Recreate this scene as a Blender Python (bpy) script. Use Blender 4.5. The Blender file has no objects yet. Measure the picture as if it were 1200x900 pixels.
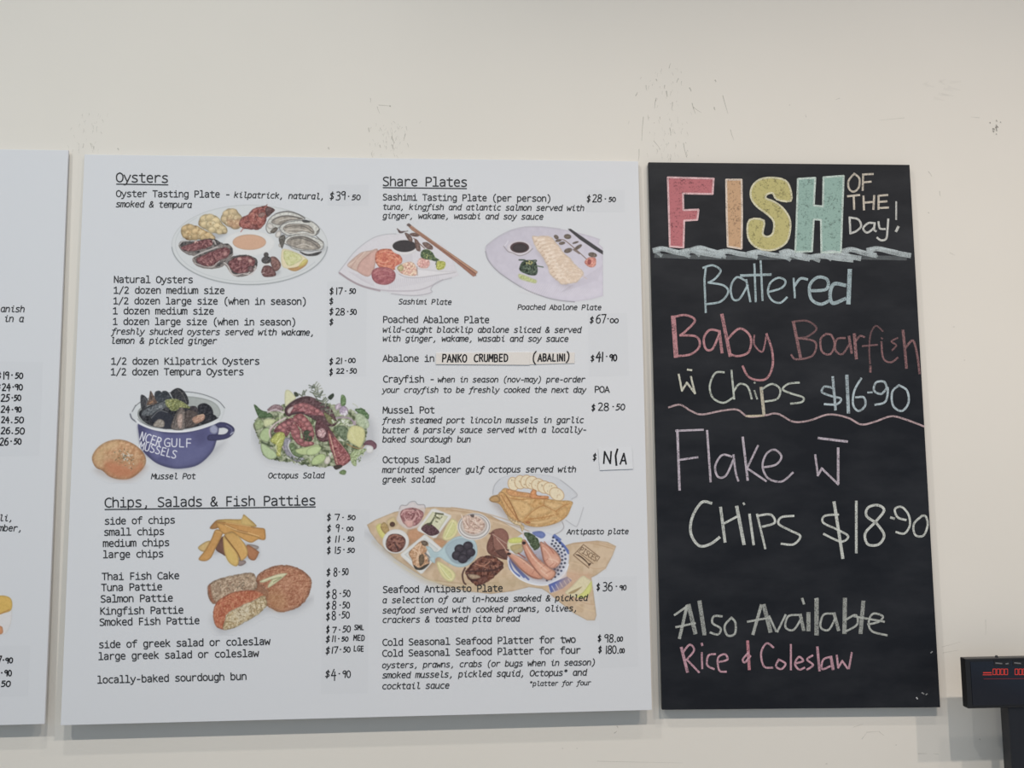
import bpy, bmesh, math, random
import numpy as np
from mathutils import Matrix, Vector

# ------------------------------------------------------------------ camera
F_PX = 1050.0
BASE = 1.0                                   # bottom of the big menu board above the floor
CAM = np.array([0.8062, -1.9090, 0.4888 + BASE])
PITCH, YAW, ROLL = 0.1025, 0.0565, -0.0089
_fw = np.array([math.sin(YAW)*math.cos(PITCH), math.cos(YAW)*math.cos(PITCH), math.sin(PITCH)])
_r = np.array([math.cos(YAW), -math.sin(YAW), 0.0])
_u = np.cross(_r, _fw)
_r, _u = math.cos(ROLL)*_r + math.sin(ROLL)*_u, -math.sin(ROLL)*_r + math.cos(ROLL)*_u
scene = bpy.context.scene
COL = scene.collection
cam_data = bpy.data.cameras.new('camera')
cam_data.sensor_width = 36.0
cam_data.lens = 36.0*F_PX/1200.0
cam_data.clip_start = 0.02
cam = bpy.data.objects.new('camera', cam_data)
cam.matrix_world = Matrix(((_r[0], _u[0], -_fw[0], CAM[0]), (_r[1], _u[1], -_fw[1], CAM[1]),
                           (_r[2], _u[2], -_fw[2], CAM[2]), (0, 0, 0, 1)))
COL.objects.link(cam)
scene.camera = cam

# ------------------------------------------------------------------ world, lights, exposure
scene.view_settings.view_transform = 'Standard'
scene.view_settings.look = 'None'
scene.view_settings.gamma = 1.0
scene.view_settings.use_curve_mapping = False
scene.view_settings.exposure = -0.06
world = bpy.data.worlds.new('room_daylight')
world.use_nodes = True
world.node_tree.nodes['Background'].inputs['Color'].default_value = (0.60, 0.80, 1.0, 1)
world.node_tree.nodes['Background'].inputs['Strength'].default_value = 0.39
scene.world = world
CEIL = 3.85
def downlight(name, x, y, power, color, radius=0.035, cone=136.0, blend=0.75):
    d = bpy.data.lights.new(name, 'SPOT')
    d.shadow_soft_size = radius; d.energy = power; d.color = color
    d.spot_size = math.radians(cone); d.spot_blend = blend
    o = bpy.data.objects.new(name, d)
    o.location = (x, y, CEIL - 0.05)
    COL.objects.link(o)
# two rows of downlights in the shop ceiling, above the picture: the boards' sharp double shadows on the wall show them
for nm, lx, ly, pw, lc in (('left', -1.15, -1.9, 148, (1.0, 0.98, 0.92)), ('middle', 0.30, -1.9, 62, (1.0, 0.97, 0.91)),
                           ('right', 1.75, -1.9, 152, (1.0, 0.885, 0.77)), ('far_right', 3.3, -1.9, 160, (1.0, 0.86, 0.73)),
                           ('near_wall', 0.12, -1.05, 70, (1.0, 0.95, 0.87)), ('near_wall_right', 2.1, -1.05, 42, (1.0, 0.90, 0.80))):
    downlight('ceiling_downlight_' + nm + '_offscreen', lx, ly, pw, lc)

# ------------------------------------------------------------------ projection helpers
def rays(px, py):
    px = np.asarray(px, float); py = np.asarray(py, float)
    return (_fw[None, :] + ((px-600)/F_PX)[:, None]*_r[None, :] - ((py-450)/F_PX)[:, None]*_u[None, :])
class Plane:
    """front face of a board: y = -(dt + (db-dt)*(ztop-z)/h), standing off the wall at y = 0"""
    def __init__(s, dt, db, ztop, h):
        k = (db-dt)/h
        # y + dt + k*(ztop-z) = 0  ->  n.p + c = 0
        n = np.array([0.0, 1.0, -k]); L = np.linalg.norm(n)
        s.n = n/L; s.c = (dt + k*ztop)/L
    def at(s, px, py, lift=0.0):
        """photo position -> point on the board, lifted towards the room by lift metres"""
        d = rays(px, py)
        t = -(s.c + s.n @ CAM + lift)/(d @ s.n)
        return CAM[None, :] + d*t[:, None]
WALL_PLANE = Plane(0, 0, 2, 1)
ZT = BASE + 1.182
MAIN = Plane(0.0085, 0.0240, ZT, 1.182)
LEFTP = Plane(0.0100, 0.0200, ZT, 1.19)
CHALK = Plane(0.0110, 0.0150, ZT, 1.182)

# ------------------------------------------------------------------ materials
def srgb(c):
    c = np.asarray(c, float)/255.0
    return np.where(c <= 0.04045, c/12.92, ((c+0.055)/1.055)**2.4)
PAPER_SEEN = np.array([206., 209., 213.])
PAPER = np.array([0.68, 0.70, 0.74])
def ink(c):
    """colour as printed, relative to the white of the board"""
    c = np.asarray(c, float); R, G, B = c[..., 0], c[..., 1], c[..., 2]
    lum = (0.3*R+0.59*G+0.11*B)[..., None]
    red = np.clip((R-G)/70, 0, 1)*np.clip(1-(G-B)/30, 0, 1)
    c = lum + (c-lum)*(0.86-0.24*red)[..., None] + (6*red)[..., None]
    return np.clip(srgb(np.clip(c, 0, 255))/srgb(PAPER_SEEN)*PAPER, 0.004, 0.95)
def new_mat(name):
    m = bpy.data.materials.new(name); m.use_nodes = True
    nt = m.node_tree
    return m, nt, nt.nodes['Principled BSDF']
def plain(name, col, rough=0.5, spec=0.5, metal=0.0, noise=0.0, scale=40.0, bump=0.0):
    m, nt, b = new_mat(name)
    b.inputs['Base Color'].default_value = (*col, 1)
    b.inputs['Roughness'].default_value = rough
    b.inputs['Specular IOR Level'].default_value = spec
    b.inputs['Metallic'].default_value = metal
    if noise or bump:
        tc = nt.nodes.new('ShaderNodeTexCoord'); n = nt.nodes.new('ShaderNodeTexNoise')
        n.inputs['Scale'].default_value = scale; n.inputs['Detail'].default_value = 5
        nt.links.new(tc.outputs['Object'], n.inputs['Vector'])
        if noise:
            mx = nt.nodes.new('ShaderNodeMix'); mx.data_type = 'RGBA'
            mx.inputs['A'].default_value = (*[c*(1-noise) for c in col], 1)
            mx.inputs['B'].default_value = (*[min(1, c*(1+noise)) for c in col], 1)
            nt.links.new(n.outputs['Fac'], mx.inputs['Factor'])
            nt.links.new(mx.outputs['Result'], b.inputs['Base Color'])
        if bump:
            bp = nt.nodes.new('ShaderNodeBump'); bp.inputs['Strength'].default_value = bump
            bp.inputs['Distance'].default_value = 0.001
            nt.links.new(n.outputs['Fac'], bp.inputs['Height'])
            nt.links.new(bp.outputs['Normal'], b.inputs['Normal'])
    return m
def attr_mat(name, rough=0.5, spec=0.3):
    m, nt, b = new_mat(name)
    a = nt.nodes.new('ShaderNodeAttribute'); a.attribute_name = 'Col'
    nt.links.new(a.outputs['Color'], b.inputs['Base Color'])
    b.inputs['Roughness'].default_value = rough; b.inputs['Specular IOR Level'].default_value = spec
    return m
def chalk_mat(name, grain=420.0, lo=0.30, hi=0.62):
    """dusty chalk: colour from the attribute, coverage = attribute alpha broken up by grain"""
    m, nt, b = new_mat(name)
    N, L = nt.nodes, nt.links
    a = N.new('ShaderNodeAttribute'); a.attribute_name = 'Col'
    L.new(a.outputs['Color'], b.inputs['Base Color'])
    b.inputs['Roughness'].default_value = 0.95; b.inputs['Specular IOR Level'].default_value = 0.05
    tc = N.new('ShaderNodeTexCoord')
    n = N.new('ShaderNodeTexNoise'); n.inputs['Scale'].default_value = grain; n.inputs['Detail'].default_value = 3
    L.new(tc.outputs['Object'], n.inputs['Vector'])
    n2 = N.new('ShaderNodeTexNoise'); n2.inputs['Scale'].default_value = 60; n2.inputs['Detail'].default_value = 2
    L.new(tc.outputs['Object'], n2.inputs['Vector'])
    ad = N.new('ShaderNodeMath'); ad.operation = 'MULTIPLY_ADD'; ad.inputs[1].default_value = 0.45
    L.new(n2.outputs['Fac'], ad.inputs[0]); L.new(n.outputs['Fac'], ad.inputs[2])
    mr = N.new('ShaderNodeMapRange'); mr.inputs['From Min'].default_value = lo+0.2; mr.inputs['From Max'].default_value = hi+0.2
    mr.inputs['To Min'].default_value = 0.35; mr.inputs['To Max'].default_value = 1.0
    L.new(ad.outputs[0], mr.inputs['Value'])
    mu = N.new('ShaderNodeMath'); mu.operation = 'MULTIPLY'
    L.new(mr.outputs['Result'], mu.inputs[0]); L.new(a.outputs['Alpha'], mu.inputs[1])
    L.new(mu.outputs[0], b.inputs['Alpha'])
    return m
M = {}
M['paper'] = plain('white_laminate', tuple(PAPER), 0.42, 0.35)
M['print'] = attr_mat('printed_ink', 0.42, 0.35)
M['marker'] = plain('black_marker_ink', (0.012, 0.012, 0.014), 0.45, 0.3)
M['text'] = plain('black_print_ink', (0.030, 0.031, 0.034), 0.5, 0.3)
M['panel_edge'] = plain('grey_panel_core', (0.20, 0.20, 0.20), 0.7)
M['chalkboard'] = None
M['chalk'] = chalk_mat('chalk_dust')
M['chalk_fill'] = chalk_mat('chalk_rubbed_fill', 300.0, 0.22, 0.50)

# ------------------------------------------------------------------ object helpers
def link(o, parent=None):
    COL.objects.link(o)
    if parent is not None: o.parent = parent
    return o
def origin(p):
    while p is not None and p.parent is not None: p = p.parent
    return np.zeros(3) if p is None else np.array(p.location)
def root(name, loc, label, cat, group=None):
    o = bpy.data.objects.new(name, None); o.location = loc; o.empty_display_size = 0.05
    o['label'] = label; o['category'] = cat
    if group: o['group'] = group
    return link(o)
def mesh_obj(name, verts, faces, mat, parent=None, cols=None, label=None, smooth=False):
    me = bpy.data.meshes.new(name)
    v = np.asarray(verts, float)
    v = v - origin(parent)[None, :]
    me.from_pydata(v.tolist(), [], faces if isinstance(faces, list) else faces.tolist())
    if cols is not None:
        at = me.color_attributes.new('Col', 'FLOAT_COLOR', 'POINT')
        at.data.foreach_set('color', np.asarray(cols, np.float32).ravel())
    me.materials.append(mat)
    if smooth: me.polygons.foreach_set('use_smooth', [True]*len(me.polygons))
    me.update()
    o = bpy.data.objects.new(name, me)
    if label: o['label'] = label
    return link(o, parent)
def bm_obj(name, bm, mat, parent=None, label=None, bevel=0.0, seg=2):
    if bevel:
        bmesh.ops.bevel(bm, geom=bm.edges[:], offset=bevel, segments=seg, profile=0.7, affect='EDGES')
    bmesh.ops.recalc_face_normals(bm, faces=bm.faces[:])
    bmesh.ops.translate(bm, verts=bm.verts[:], vec=-Vector(origin(parent)))
    me = bpy.data.meshes.new(name); bm.to_mesh(me); bm.free(); me.materials.append(mat)
    o = bpy.data.objects.new(name, me)
    if label: o['label'] = label
    return link(o, parent)
def bm_box(x0, x1, y0, y1, z0, z1):
    bm = bmesh.new(); bmesh.ops.create_cube(bm, size=1)
    bmesh.ops.scale(bm, vec=(x1-x0, y1-y0, z1-z0), verts=bm.verts[:])
    bmesh.ops.translate(bm, vec=((x0+x1)/2, (y0+y1)/2, (z0+z1)/2), verts=bm.verts[:])
    return bm
def bm_slab(front, normal, thick):
    """front: four points; extruded backwards (away from the room)"""
    bm = bmesh.new()
    f = [bm.verts.new(p) for p in front]; b = [bm.verts.new(np.asarray(p)+np.asarray(normal)*thick) for p in front]
    bm.faces.new(f); bm.faces.new(b[::-1])
    for i in range(4): bm.faces.new((f[i], b[i], b[(i+1) % 4], f[(i+1) % 4]))
    return bm
def xy(s):
    return np.array([[float(a) for a in p.split(',')] for p in s.split()])
def catmull(P, closed=False, sub=4):
    P = np.asarray(P, float); n = len(P)
    if n < 3: return P
    out = []
    rng = range(n) if closed else range(n-1)
    for i in rng:
        if closed: p0, p1, p2, p3 = P[(i-1) % n], P[i], P[(i+1) % n], P[(i+2) % n]
        else: p0, p1, p2, p3 = P[max(i-1, 0)], P[i], P[i+1], P[min(i+2, n-1)]
        for k in range(sub):
            t = k/sub
            out.append(0.5*((2*p1)+(-p0+p2)*t+(2*p0-5*p1+4*p2-p3)*t*t+(-p0+3*p1-3*p2+p3)*t**3))
    if not closed: out.append(P[-1])
    return np.array(out)
class Ribbons:
    """flat pen strokes in photo pixels, laid on a board plane"""
    def __init__(s): s.v, s.f, s.c, s.k = [], [], [], []
    def add(s, pts, w, col=None, taper=0.0, w_end=None, cap=0.35):
        P = np.asarray(pts, float)
        keep = [0]+[i for i in range(1, len(P)) if np.hypot(*(P[i]-P[i-1])) > 1e-4]
        P = P[keep]
        if len(P) < 2: return
        if len(P) > 2:                                # sharp corners: separate strokes, so that no corner is pinched
            d = np.diff(P, axis=0); d = d/np.linalg.norm(d, axis=1)[:, None]
            cut = [i+1 for i in range(len(d)-1) if d[i] @ d[i+1] < .55]
            if cut:
                b = [0]+cut+[len(P)-1]
                we = w if w_end is None else w_end
                for i in range(len(b)-1):
                    t0, t1 = b[i]/(len(P)-1), b[i+1]/(len(P)-1)
                    s.add(P[b[i]:b[i+1]+1], w+(we-w)*t0, col, taper, w+(we-w)*t1, cap)
                return
        T = np.gradient(P, axis=0) if len(P) > 2 else np.repeat((P[1]-P[0])[None], 2, 0)
        if len(P) > 2:
            d = np.diff(P, axis=0); d = d/np.linalg.norm(d, axis=1)[:, None]
            T = np.vstack([d[:1], d[:-1]+d[1:], d[-1:]])
        nrm = np.linalg.norm(T, axis=1)[:, None]; nrm[nrm < 1e-6] = 1
        mit = np.ones(len(P))
        if len(P) > 2: mit[1:-1] = np.clip(2/np.maximum(nrm[1:-1, 0], .5), 1, 1.35)
        T = T/nrm
        ws = np.full(len(P), w, float) if w_end is None else np.linspace(w, w_end, len(P))
        P[0] -= T[0]*ws[0]*cap; P[-1] += T[-1]*ws[-1]*cap
        N = np.stack([-T[:, 1], T[:, 0]], 1)*(ws*mit*0.5)[:, None]
        b = len(s.v); k = len(s.k)
        for i in range(len(P)):
            s.v += [P[i]+N[i], P[i]-N[i]]
            if col is not None: s.c += [col, col]
            if i: s.f.append((b+2*i-2, b+2*i-1, b+2*i+1, b+2*i))
        s.k.append((b, len(s.v)))
    def poly(s, pts, col):
        b = len(s.v); P = np.asarray(pts, float)
        s.v += list(P); s.c += [col]*len(P); s.f.append(tuple(range(b, b+len(P)))); s.k.append((b, len(s.v)))
    def build(s, name, plane, lift, mat, parent, label=None):
        V = np.array(s.v); L = np.zeros(len(V))
        for i, (a, b) in enumerate(s.k): L[a:b] = i*2e-6
        d = rays(V[:, 0], V[:, 1])
        t = -(plane.c + plane.n @ CAM + lift + L)/(d @ plane.n)
        W = CAM[None, :] + d*t[:, None]
        return mesh_obj(name, W, s.f, mat, parent, s.c if s.c else None, label)

# ------------------------------------------------------------------ a single-line alphabet (em 20, advance 11, x-height 10, capital 13)
_bB = '~2,7 3.5,9.3 5.8,10 8,8.8 9,5 8,1.2 5.6,0 3.4,.6 2,2.6'
_bD = '~9,7 7.5,9.3 5.2,10 3,8.8 2,5 3,1.2 5.4,0 7.6,.8 9,2.8'
_arch = '~2,7 4,9.4 6,10 8,9 8.8,6.8;8.8,6.8 8.8,0'
REG = {
 'a': '~2.2,8.8 4,10 6.5,9.8 8.2,8.5 8.5,7;8.5,7 8.5,0;~8.5,5.6 5,5.6 2.5,4.6 2,2.6 3,.4 5.2,0 7.2,1.2 8.5,3',
 'b': '2,14 2,0;'+_bB, 'c': '~9,9.2 6.6,10 4,9.2 2.3,6.6 2.3,3.4 4,.8 6.6,0 9,.8', 'd': '9,14 9,0;'+_bD,
 'e': '2.1,5.3 9,5.3;~9,5.3 8.7,7.8 7.5,9.5 5.7,10 3.4,9 2.1,6.2 2.2,3.2 3.6,.8 6,0 8.8,.7',
 'f': '~9.8,13.6 7.6,14 5.6,13.2 4.6,11 4.6,8;4.6,11 4.6,0;1.5,9.6 9,9.6',
 'g': '9,10 9,-1;~9,-1 8,-3.4 5.4,-4 2.6,-3.3;'+_bD, 'h': '2,14 2,0;'+_arch,
 'i': '2.5,9.8 5.8,9.8 5.8,0;1.8,0 9.4,0;5.6,12.8 5.6,13.6', 'j': '2.5,9.8 6.8,9.8 6.8,-2;~6.8,-2 5.6,-3.8 2.4,-3.8;6.6,12.8 6.6,13.6',
 'k': '2.4,14 2.4,0;8.8,10 2.6,5.2;4.2,6.2 9.2,0', 'l': '2.5,13.8 5.8,13.8 5.8,0;1.8,0 9.4,0',
 'm': '1.2,10 1.2,0;~1.2,8 2.6,9.8 4,9.8 5.2,8.2;5.3,8.5 5.3,0;~5.3,8 6.8,9.8 8.2,9.9 9.5,8.4;9.5,8.4 9.5,0',
 'n': '2,10 2,0;'+_arch, 'o': '~5.5,10 8.4,8.6 9.3,5 8.4,1.4 5.5,0 2.6,1.4 1.7,5 2.6,8.6 5.5,10',
 'p': '2,10 2,-4;'+_bB, 'q': '9,10 9,-4;'+_bD, 'r': '2.8,10 2.8,0;~2.8,6.5 4.8,9.2 7,10 9.2,9.2',
 's': '~8.6,9.3 6.2,10 3.4,9.3 2.6,7.6 3.8,6 6.8,4.8 8.6,3.4 8.4,1.2 6.4,.1 4.2,0 2,.8',
 't': '4.8,12.6 4.8,3;~4.8,3 5.2,.8 6.8,0 9.2,.3;1.6,9.7 9,9.7',
 'u': '2,10 2,3.4;~2,3.4 2.8,.9 4.8,0 7,.7 8.8,3;8.8,10 8.8,0', 'v': '1.3,10 5.5,0 9.7,10',
 'w': '.8,10 2.8,0 5.5,7 8.2,0 10.2,10', 'x': '1.6,10 9.4,0;9.4,10 1.6,0',
 'y': '1.3,10 5.6,.2;~9.7,10 5.6,.2 4.3,-2.8 2.8,-3.9 1.2,-3.8', 'z': '2,9.8 8.8,9.8 2,0 9,0',
 'A': '1,0 5.5,13 10,0;2.7,4.2 8.3,4.2', 'B': '2,13 2,0;~2,13 6.5,13 8.4,11.5 8.2,8.5 6,7 2,7;~2,7 6,7 8.6,6 9.2,3.4 8,.8 5.5,0 2,0',
 'C': '~9.6,11.9 7,13 4,12 1.9,9 1.8,4.2 3.8,.9 6.8,0 9.6,.9', 'D': '2,0 2,13;~2,13 6,12.8 8.8,10.5 9.4,6.5 8.6,2.6 5.6,.2 2,0',
 'E': '8.8,13 2.4,13 2.4,0 8.8,0;2.4,6.8 8.2,6.8', 'F': '8.8,13 2.6,13 2.6,0;2.6,6.5 8.2,6.5',
 'G': '~9.6,11.9 7,13 4,12 1.9,9 1.8,4.2 3.8,.9 6.8,0 9.6,.9;9.6,.9 9.6,6 6,6', 'H': '1.8,13 1.8,0;9.2,13 9.2,0;1.8,6.8 9.2,6.8',
 'I': '2,13 9,13;5.5,13 5.5,0;2,0 9,0', 'K': '2.2,13 2.2,0;9.2,13 2.4,6.4;3.8,7.6 9.6,0', 'L': '2.8,13 2.8,0 9,0',
 'M': '1.2,0 1.8,13 5.5,5 9.2,13 9.8,0', 'N': '2,0 2,13 9,0 9,13', 'O': '~5.5,13 8.8,11 9.8,6.5 8.8,2 5.5,0 2.2,2 1.2,6.5 2.2,11 5.5,13',
 'P': '2.2,0 2.2,13;~2.2,13 6.4,13 9,11.6 9,8 6.4,6 2.2,6', 'R': '2.2,0 2.2,13;~2.2,13 6.2,13 8.6,11.6 8.6,8.4 6.2,6.8 2.2,6.8;5.6,6.6 9.6,0',
 'S': '~8.8,12.2 6,13 3,12.2 2,10 3.4,7.8 7,6 9,3.8 8.4,1.2 5.8,0 3.8,0 1.8,.8', 'T': '1.2,13 9.8,13;5.5,13 5.5,0',
 'U': '1.8,13 1.8,4;~1.8,4 2.8,.9 5.5,0 8.2,.9 9.2,4;9.2,4 9.2,13',
 '0': '~5.5,13 8.4,11 9.3,6.5 8.4,2 5.5,0 2.6,2 1.7,6.5 2.6,11 5.5,13', '1': '2,10.6 5.8,13 5.8,0;2,0 9.4,0',
 '2': '~2.2,11.6 4.4,13 7.2,12.6 8.4,10.4 7.4,7.4 2,.2;2,0 9.2,0', '3': '~2.4,12.4 5,13 8,12 8.4,9.4 6.8,7.4 4.4,6.9;~4.4,6.9 7.4,6.4 9,4 8.2,1.2 5,0 2,.6',
 '4': '7.4,0 7.4,13 1.4,4 9.8,4', '5': '8.6,13 3,13 2.8,7.4;~2.8,7.4 6,8 8.6,6.4 8.8,3 7,.6 4.4,0 2,.6',
 '6': '~8.4,12.8 5.4,11.8 3,9 2,5 2.8,1.4 5.4,0 8.2,1 9.2,4 8.2,6.8 5.6,7.6 3,6.4 2.2,4.6', '7': '1.8,13 9.2,13 4.4,0',
 '8': '~5.5,7 3,8.4 2.4,10.6 3.4,12.6 5.5,13 7.6,12.6 8.6,10.6 8,8.4 5.5,7 2.8,5.4 1.8,3.2 3,.8 5.5,0 8,.8 9.2,3.2 8.2,5.4 5.5,7',
 '9': '~8.8,8.4 7.6,6.4 5.2,5.6 2.8,6.6 1.8,9.2 2.8,12 5.4,13 8,11.8 9,8.6 8.2,4.4 6,1.4 2.8,.2',
 '&': '~9.8,.2 6,4.6 3.4,8.6 3,11 4.4,12.9 6.4,12.6 7,10.6 5.4,8 2.6,6 1.4,3.4 2.4,.7 5,0 7.6,1.6 9.2,5.8',
 '(': '~7.8,15 5,11.5 4,5.5 5,0 7.8,-3.6', ')': '~3.2,15 6,11.5 7,5.5 6,0 3.2,-3.6', ',': '~5.8,1.4 5.8,-.6 4,-3', '-': '3,5.4 8,5.4',
 '*': '5.5,13.4 5.5,8.4;3.2,12.2 7.8,9.6;3.2,9.6 7.8,12.2', '/': '1.8,-2 9.2,14', '.': '5.4,0 5.4,.9',
 '$': '~8.6,10 6.4,11.2 3.4,10.6 2.4,8.6 3.8,6.8 7.2,5.4 8.8,3.4 7.6,1 4.8,.4 2,1.2;5.6,13.6 5.2,-2',
}
ITA = dict(REG)
ITA.update({
 'a': '8.8,10 8.4,1.6;~8.4,1.6 8.8,.1 9.8,.1;'+_bD, 'f': '~10.4,13.4 8.4,14 6.6,12.6 5.8,9 4.8,0 3.8,-2.8 1.6,-4;2,9.6 9,9.6',
 'l': '3,13.8 5.6,13.8 5.2,3;~5.2,3 5.6,.8 7,0 9.6,.6', 'i': '2.8,9.8 5.6,9.8 5.3,3;~5.3,3 5.6,.8 7,0 9.2,.5;6,12.8 6.1,13.6',
 'd': '9.2,14 8.6,1.6;~8.6,1.6 9,.1 9.8,.1;'+_bD, 'u': '2,10 1.8,3.4;~1.8,3.4 2.6,.9 4.6,0 7,.7 8.6,3;8.8,10 8.4,1.4;~8.4,1.4 8.8,.1 9.8,.1',
})
HAND = dict(REG)
HAND.update({'1': '5.6,13 5.2,0', 'I': '5.5,13 5.5,0', '4': '6.4,13 1.8,5 9.4,5.4;7.6,10 7,-1', '7': '1.6,12.6 9,13 5,0',
 '9': '~8.8,11.6 6,13 2.8,11.6 2.2,9 4.4,7.4 7.4,8.6 8.6,11.4;8.6,11.8 7.6,0', '5': '9,13 4,12.8 3.2,7.6;~3.2,7.6 6.4,8.2 8.4,6.2 8,2.8 5.2,.4 1.8,.2',
 '$': '~8.8,9.8 6.8,11.4 3.6,10.8 2.6,8.8 4,7 7,5.6 8.4,3.6 7,1.2 4.4,.6 1.8,1.6;6.4,14 4.2,-2'})
_gc = {}
def glyph(ch, table, key):
    k = (ch, key)
    if k not in _gc:
        out = []
        for st in table.get(ch, '').split(';'):
            if not st: continue
            sm = st[0] == '~'
            P = xy(st.lstrip('~'))
            out.append(catmull(P, False, 3) if sm else P)
        _gc[k] = out
    return _gc[k]
def write(rb, text, x0, y0, x1, y1, table=REG, key='r', em=None, w=1.15, shear=0.0, hscale=1.0, jitter=0.0, seed=0, col=None, wide=1.1):
    """text from (x0,y0) to (x1,y1) along its baseline, photo pixels"""
    rnd = random.Random(seed)
    n = len(text); ex = np.array([x1-x0, y1-y0]); L = np.hypot(*ex); ex = ex/L; ey = np.array([ex[1], -ex[0]])
    adv = L/n; sx = adv/11.0; sy = (em/20.0 if em else sx*1.0)*hscale
    for i, ch in enumerate(text):
        jx, jy = rnd.uniform(-1, 1)*jitter, rnd.uniform(-1, 1)*jitter
        for P in glyph(ch, table, key):
            Q = P.copy(); X = 5.5+(Q[:, 0]-5.5)*wide + shear*(Q[:, 1]-5)
            pts = np.array([x0, y0])[None] + ex[None]*((i*11+X+jx)*sx)[:, None] + ey[None]*((Q[:, 1]+jy)*sy)[:, None]
            rb.add(pts, w, col)

# ------------------------------------------------------------------ painter for the printed food photographs
def vnoise(X, Y, seed):
    xi = np.floor(X).astype(np.int64); yi = np.floor(Y).astype(np.int64); fx = X-xi; fy = Y-yi
    fx = fx*fx*(3-2*fx); fy = fy*fy*(3-2*fy)
    def h(a, b):
        n = (a*374761393 + b*668265263 + seed*982451653) & 0xffffffff
        n = ((n ^ (n >> 13))*1274126177) & 0xffffffff
        return ((n ^ (n >> 16)) & 0xffff)/65535.0
    return (h(xi, yi)*(1-fx)+h(xi+1, yi)*fx)*(1-fy) + (h(xi, yi+1)*(1-fx)+h(xi+1, yi+1)*fx)*fy
def fnoise(X, Y, wl, seed):
    return 0.6*vnoise(X/wl, Y/wl, seed)+0.4*vnoise(X/wl*2.1+7, Y/wl*2.1, seed+5)
def sstep(a, b, x):
    t = np.clip((x-a)/(b-a), 0, 1); return t*t*(3-2*t)
class Canvas:
    STEP = 0.55
    def __init__(s, x0, y0, x1, y1, seed=1):
        s.x = np.arange(x0, x1+s.STEP, s.STEP); s.y = np.arange(y0, y1+s.STEP, s.STEP)
        s.X, s.Y = np.meshgrid(s.x, s.y)
        s.c = np.tile(PAPER_SEEN, s.X.shape+(1,)).astype(float); s.a = np.zeros(s.X.shape)
        s.seed = seed; s.o = (0, 0); s.k = 1.0
    def z(s, ox, oy, k): s.o = (ox, oy); s.k = k; return s
    def pts(s, t):
        P = xy(t) if isinstance(t, str) else np.asarray(t, float)
        return P/s.k + np.array(s.o)[None]
    def box(s, P, m):
        i0 = max(0, int((P[:, 0].min()-m-s.x[0])/s.STEP)); i1 = min(len(s.x), int((P[:, 0].max()+m-s.x[0])/s.STEP)+2)
        j0 = max(0, int((P[:, 1].min()-m-s.y[0])/s.STEP)); j1 = min(len(s.y), int((P[:, 1].max()+m-s.y[0])/s.STEP)+2)
        return slice(j0, j1), slice(i0, i1)
    @staticmethod
    def seg(X, Y, P, closed):
        d2 = np.full(X.shape, 1e9); ins = np.zeros(X.shape, bool); n = len(P)
        for i in range(n if closed else n-1):
            a, b = P[i], P[(i+1) % n]; e = b-a; L = e @ e
            t = np.clip(((X-a[0])*e[0]+(Y-a[1])*e[1])/max(L, 1e-9), 0, 1)
            d2 = np.minimum(d2, (X-a[0]-t*e[0])**2+(Y-a[1]-t*e[1])**2)
            if closed:
                c = ((a[1] > Y) != (b[1] > Y))
                with np.errstate(divide='ignore', invalid='ignore'):
                    xi = a[0]+(Y-a[1])*e[0]/(e[1] if e[1] else 1e-12)
                ins ^= (c & (X < xi))
        d = np.sqrt(d2)
        return np.where(ins, -d, d) if closed else d
    def mix(s, sl, col, a):
        s.c[sl] = s.c[sl]*(1-a[..., None]) + col*a[..., None]; s.a[sl] = np.maximum(s.a[sl], a)
    def s(s_, t, col, n=10, f=3.0, c2=None, th=.5, r=.22, rw=2.0, g=(0, 0), soft=.5, sm=True, a=1.0, rc=None, wob=0.0):
        s = s_; P = s.pts(t); P = catmull(P, True, 4) if sm else P
        sl = s.box(P, 3); X, Y = s.X[sl], s.Y[sl]
        if X.size == 0: return
        s.seed += 1
        d = s.seg(X, Y, P, True)
        if wob: d = d + (fnoise(X, Y, 3.0, s.seed+40)-.5)*2*wob
        al = np.clip(.5-d/(2*soft), 0, 1)*a
        C = np.tile(np.array(col, float), X.shape+(1,))
        if c2 is not None:
            m = sstep(th-.13, th+.13, fnoise(X, Y, f, s.seed+9))
            C = C*(1-m[..., None])+np.array(c2, float)*m[..., None]
        C = C + ((fnoise(X, Y, f*.6, s.seed)-.5)*2*n*1.15)[..., None]
        if n >= 10:                                   # printed photo texture: lumps lit from the upper left, plus grain
            wl = max(1.6, f*.75); C = C + ((fnoise(X, Y, wl, s.seed+70)-fnoise(X-.8, Y-1.0, wl, s.seed+70))*min(n, 15)*3.8)[..., None]
            C = C + ((vnoise(X/1.15, Y/1.15, s.seed+90)-.5)*min(n, 15)*.8)[..., None]
        w, h = np.ptp(P[:, 0])+1e-6, np.ptp(P[:, 1])+1e-6
        u = (X-P[:, 0].mean())/w*2; v = (Y-P[:, 1].mean())/h*2
        C = C*(1+g[0]*u+g[1]*v)[..., None]
        rim = np.clip(1+d/rw, 0, 1)
        if rc is not None: C = C*(1-rim[..., None])+np.array(rc, float)*rim[..., None]
        else: C = C*(1-r*rim)[..., None]
        s.mix(sl, np.clip(C, 0, 255), al)
    def e(s, cx, cy, rx, ry, col, rot=0, **k):
        t = np.linspace(0, 2*np.pi, 20, endpoint=False); c, q = math.cos(rot), math.sin(rot)
        P = np.stack([cx+rx*np.cos(t)*c-ry*np.sin(t)*q, cy+rx*np.cos(t)*q+ry*np.sin(t)*c], 1)
        s.s(P, col, **k)
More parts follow.
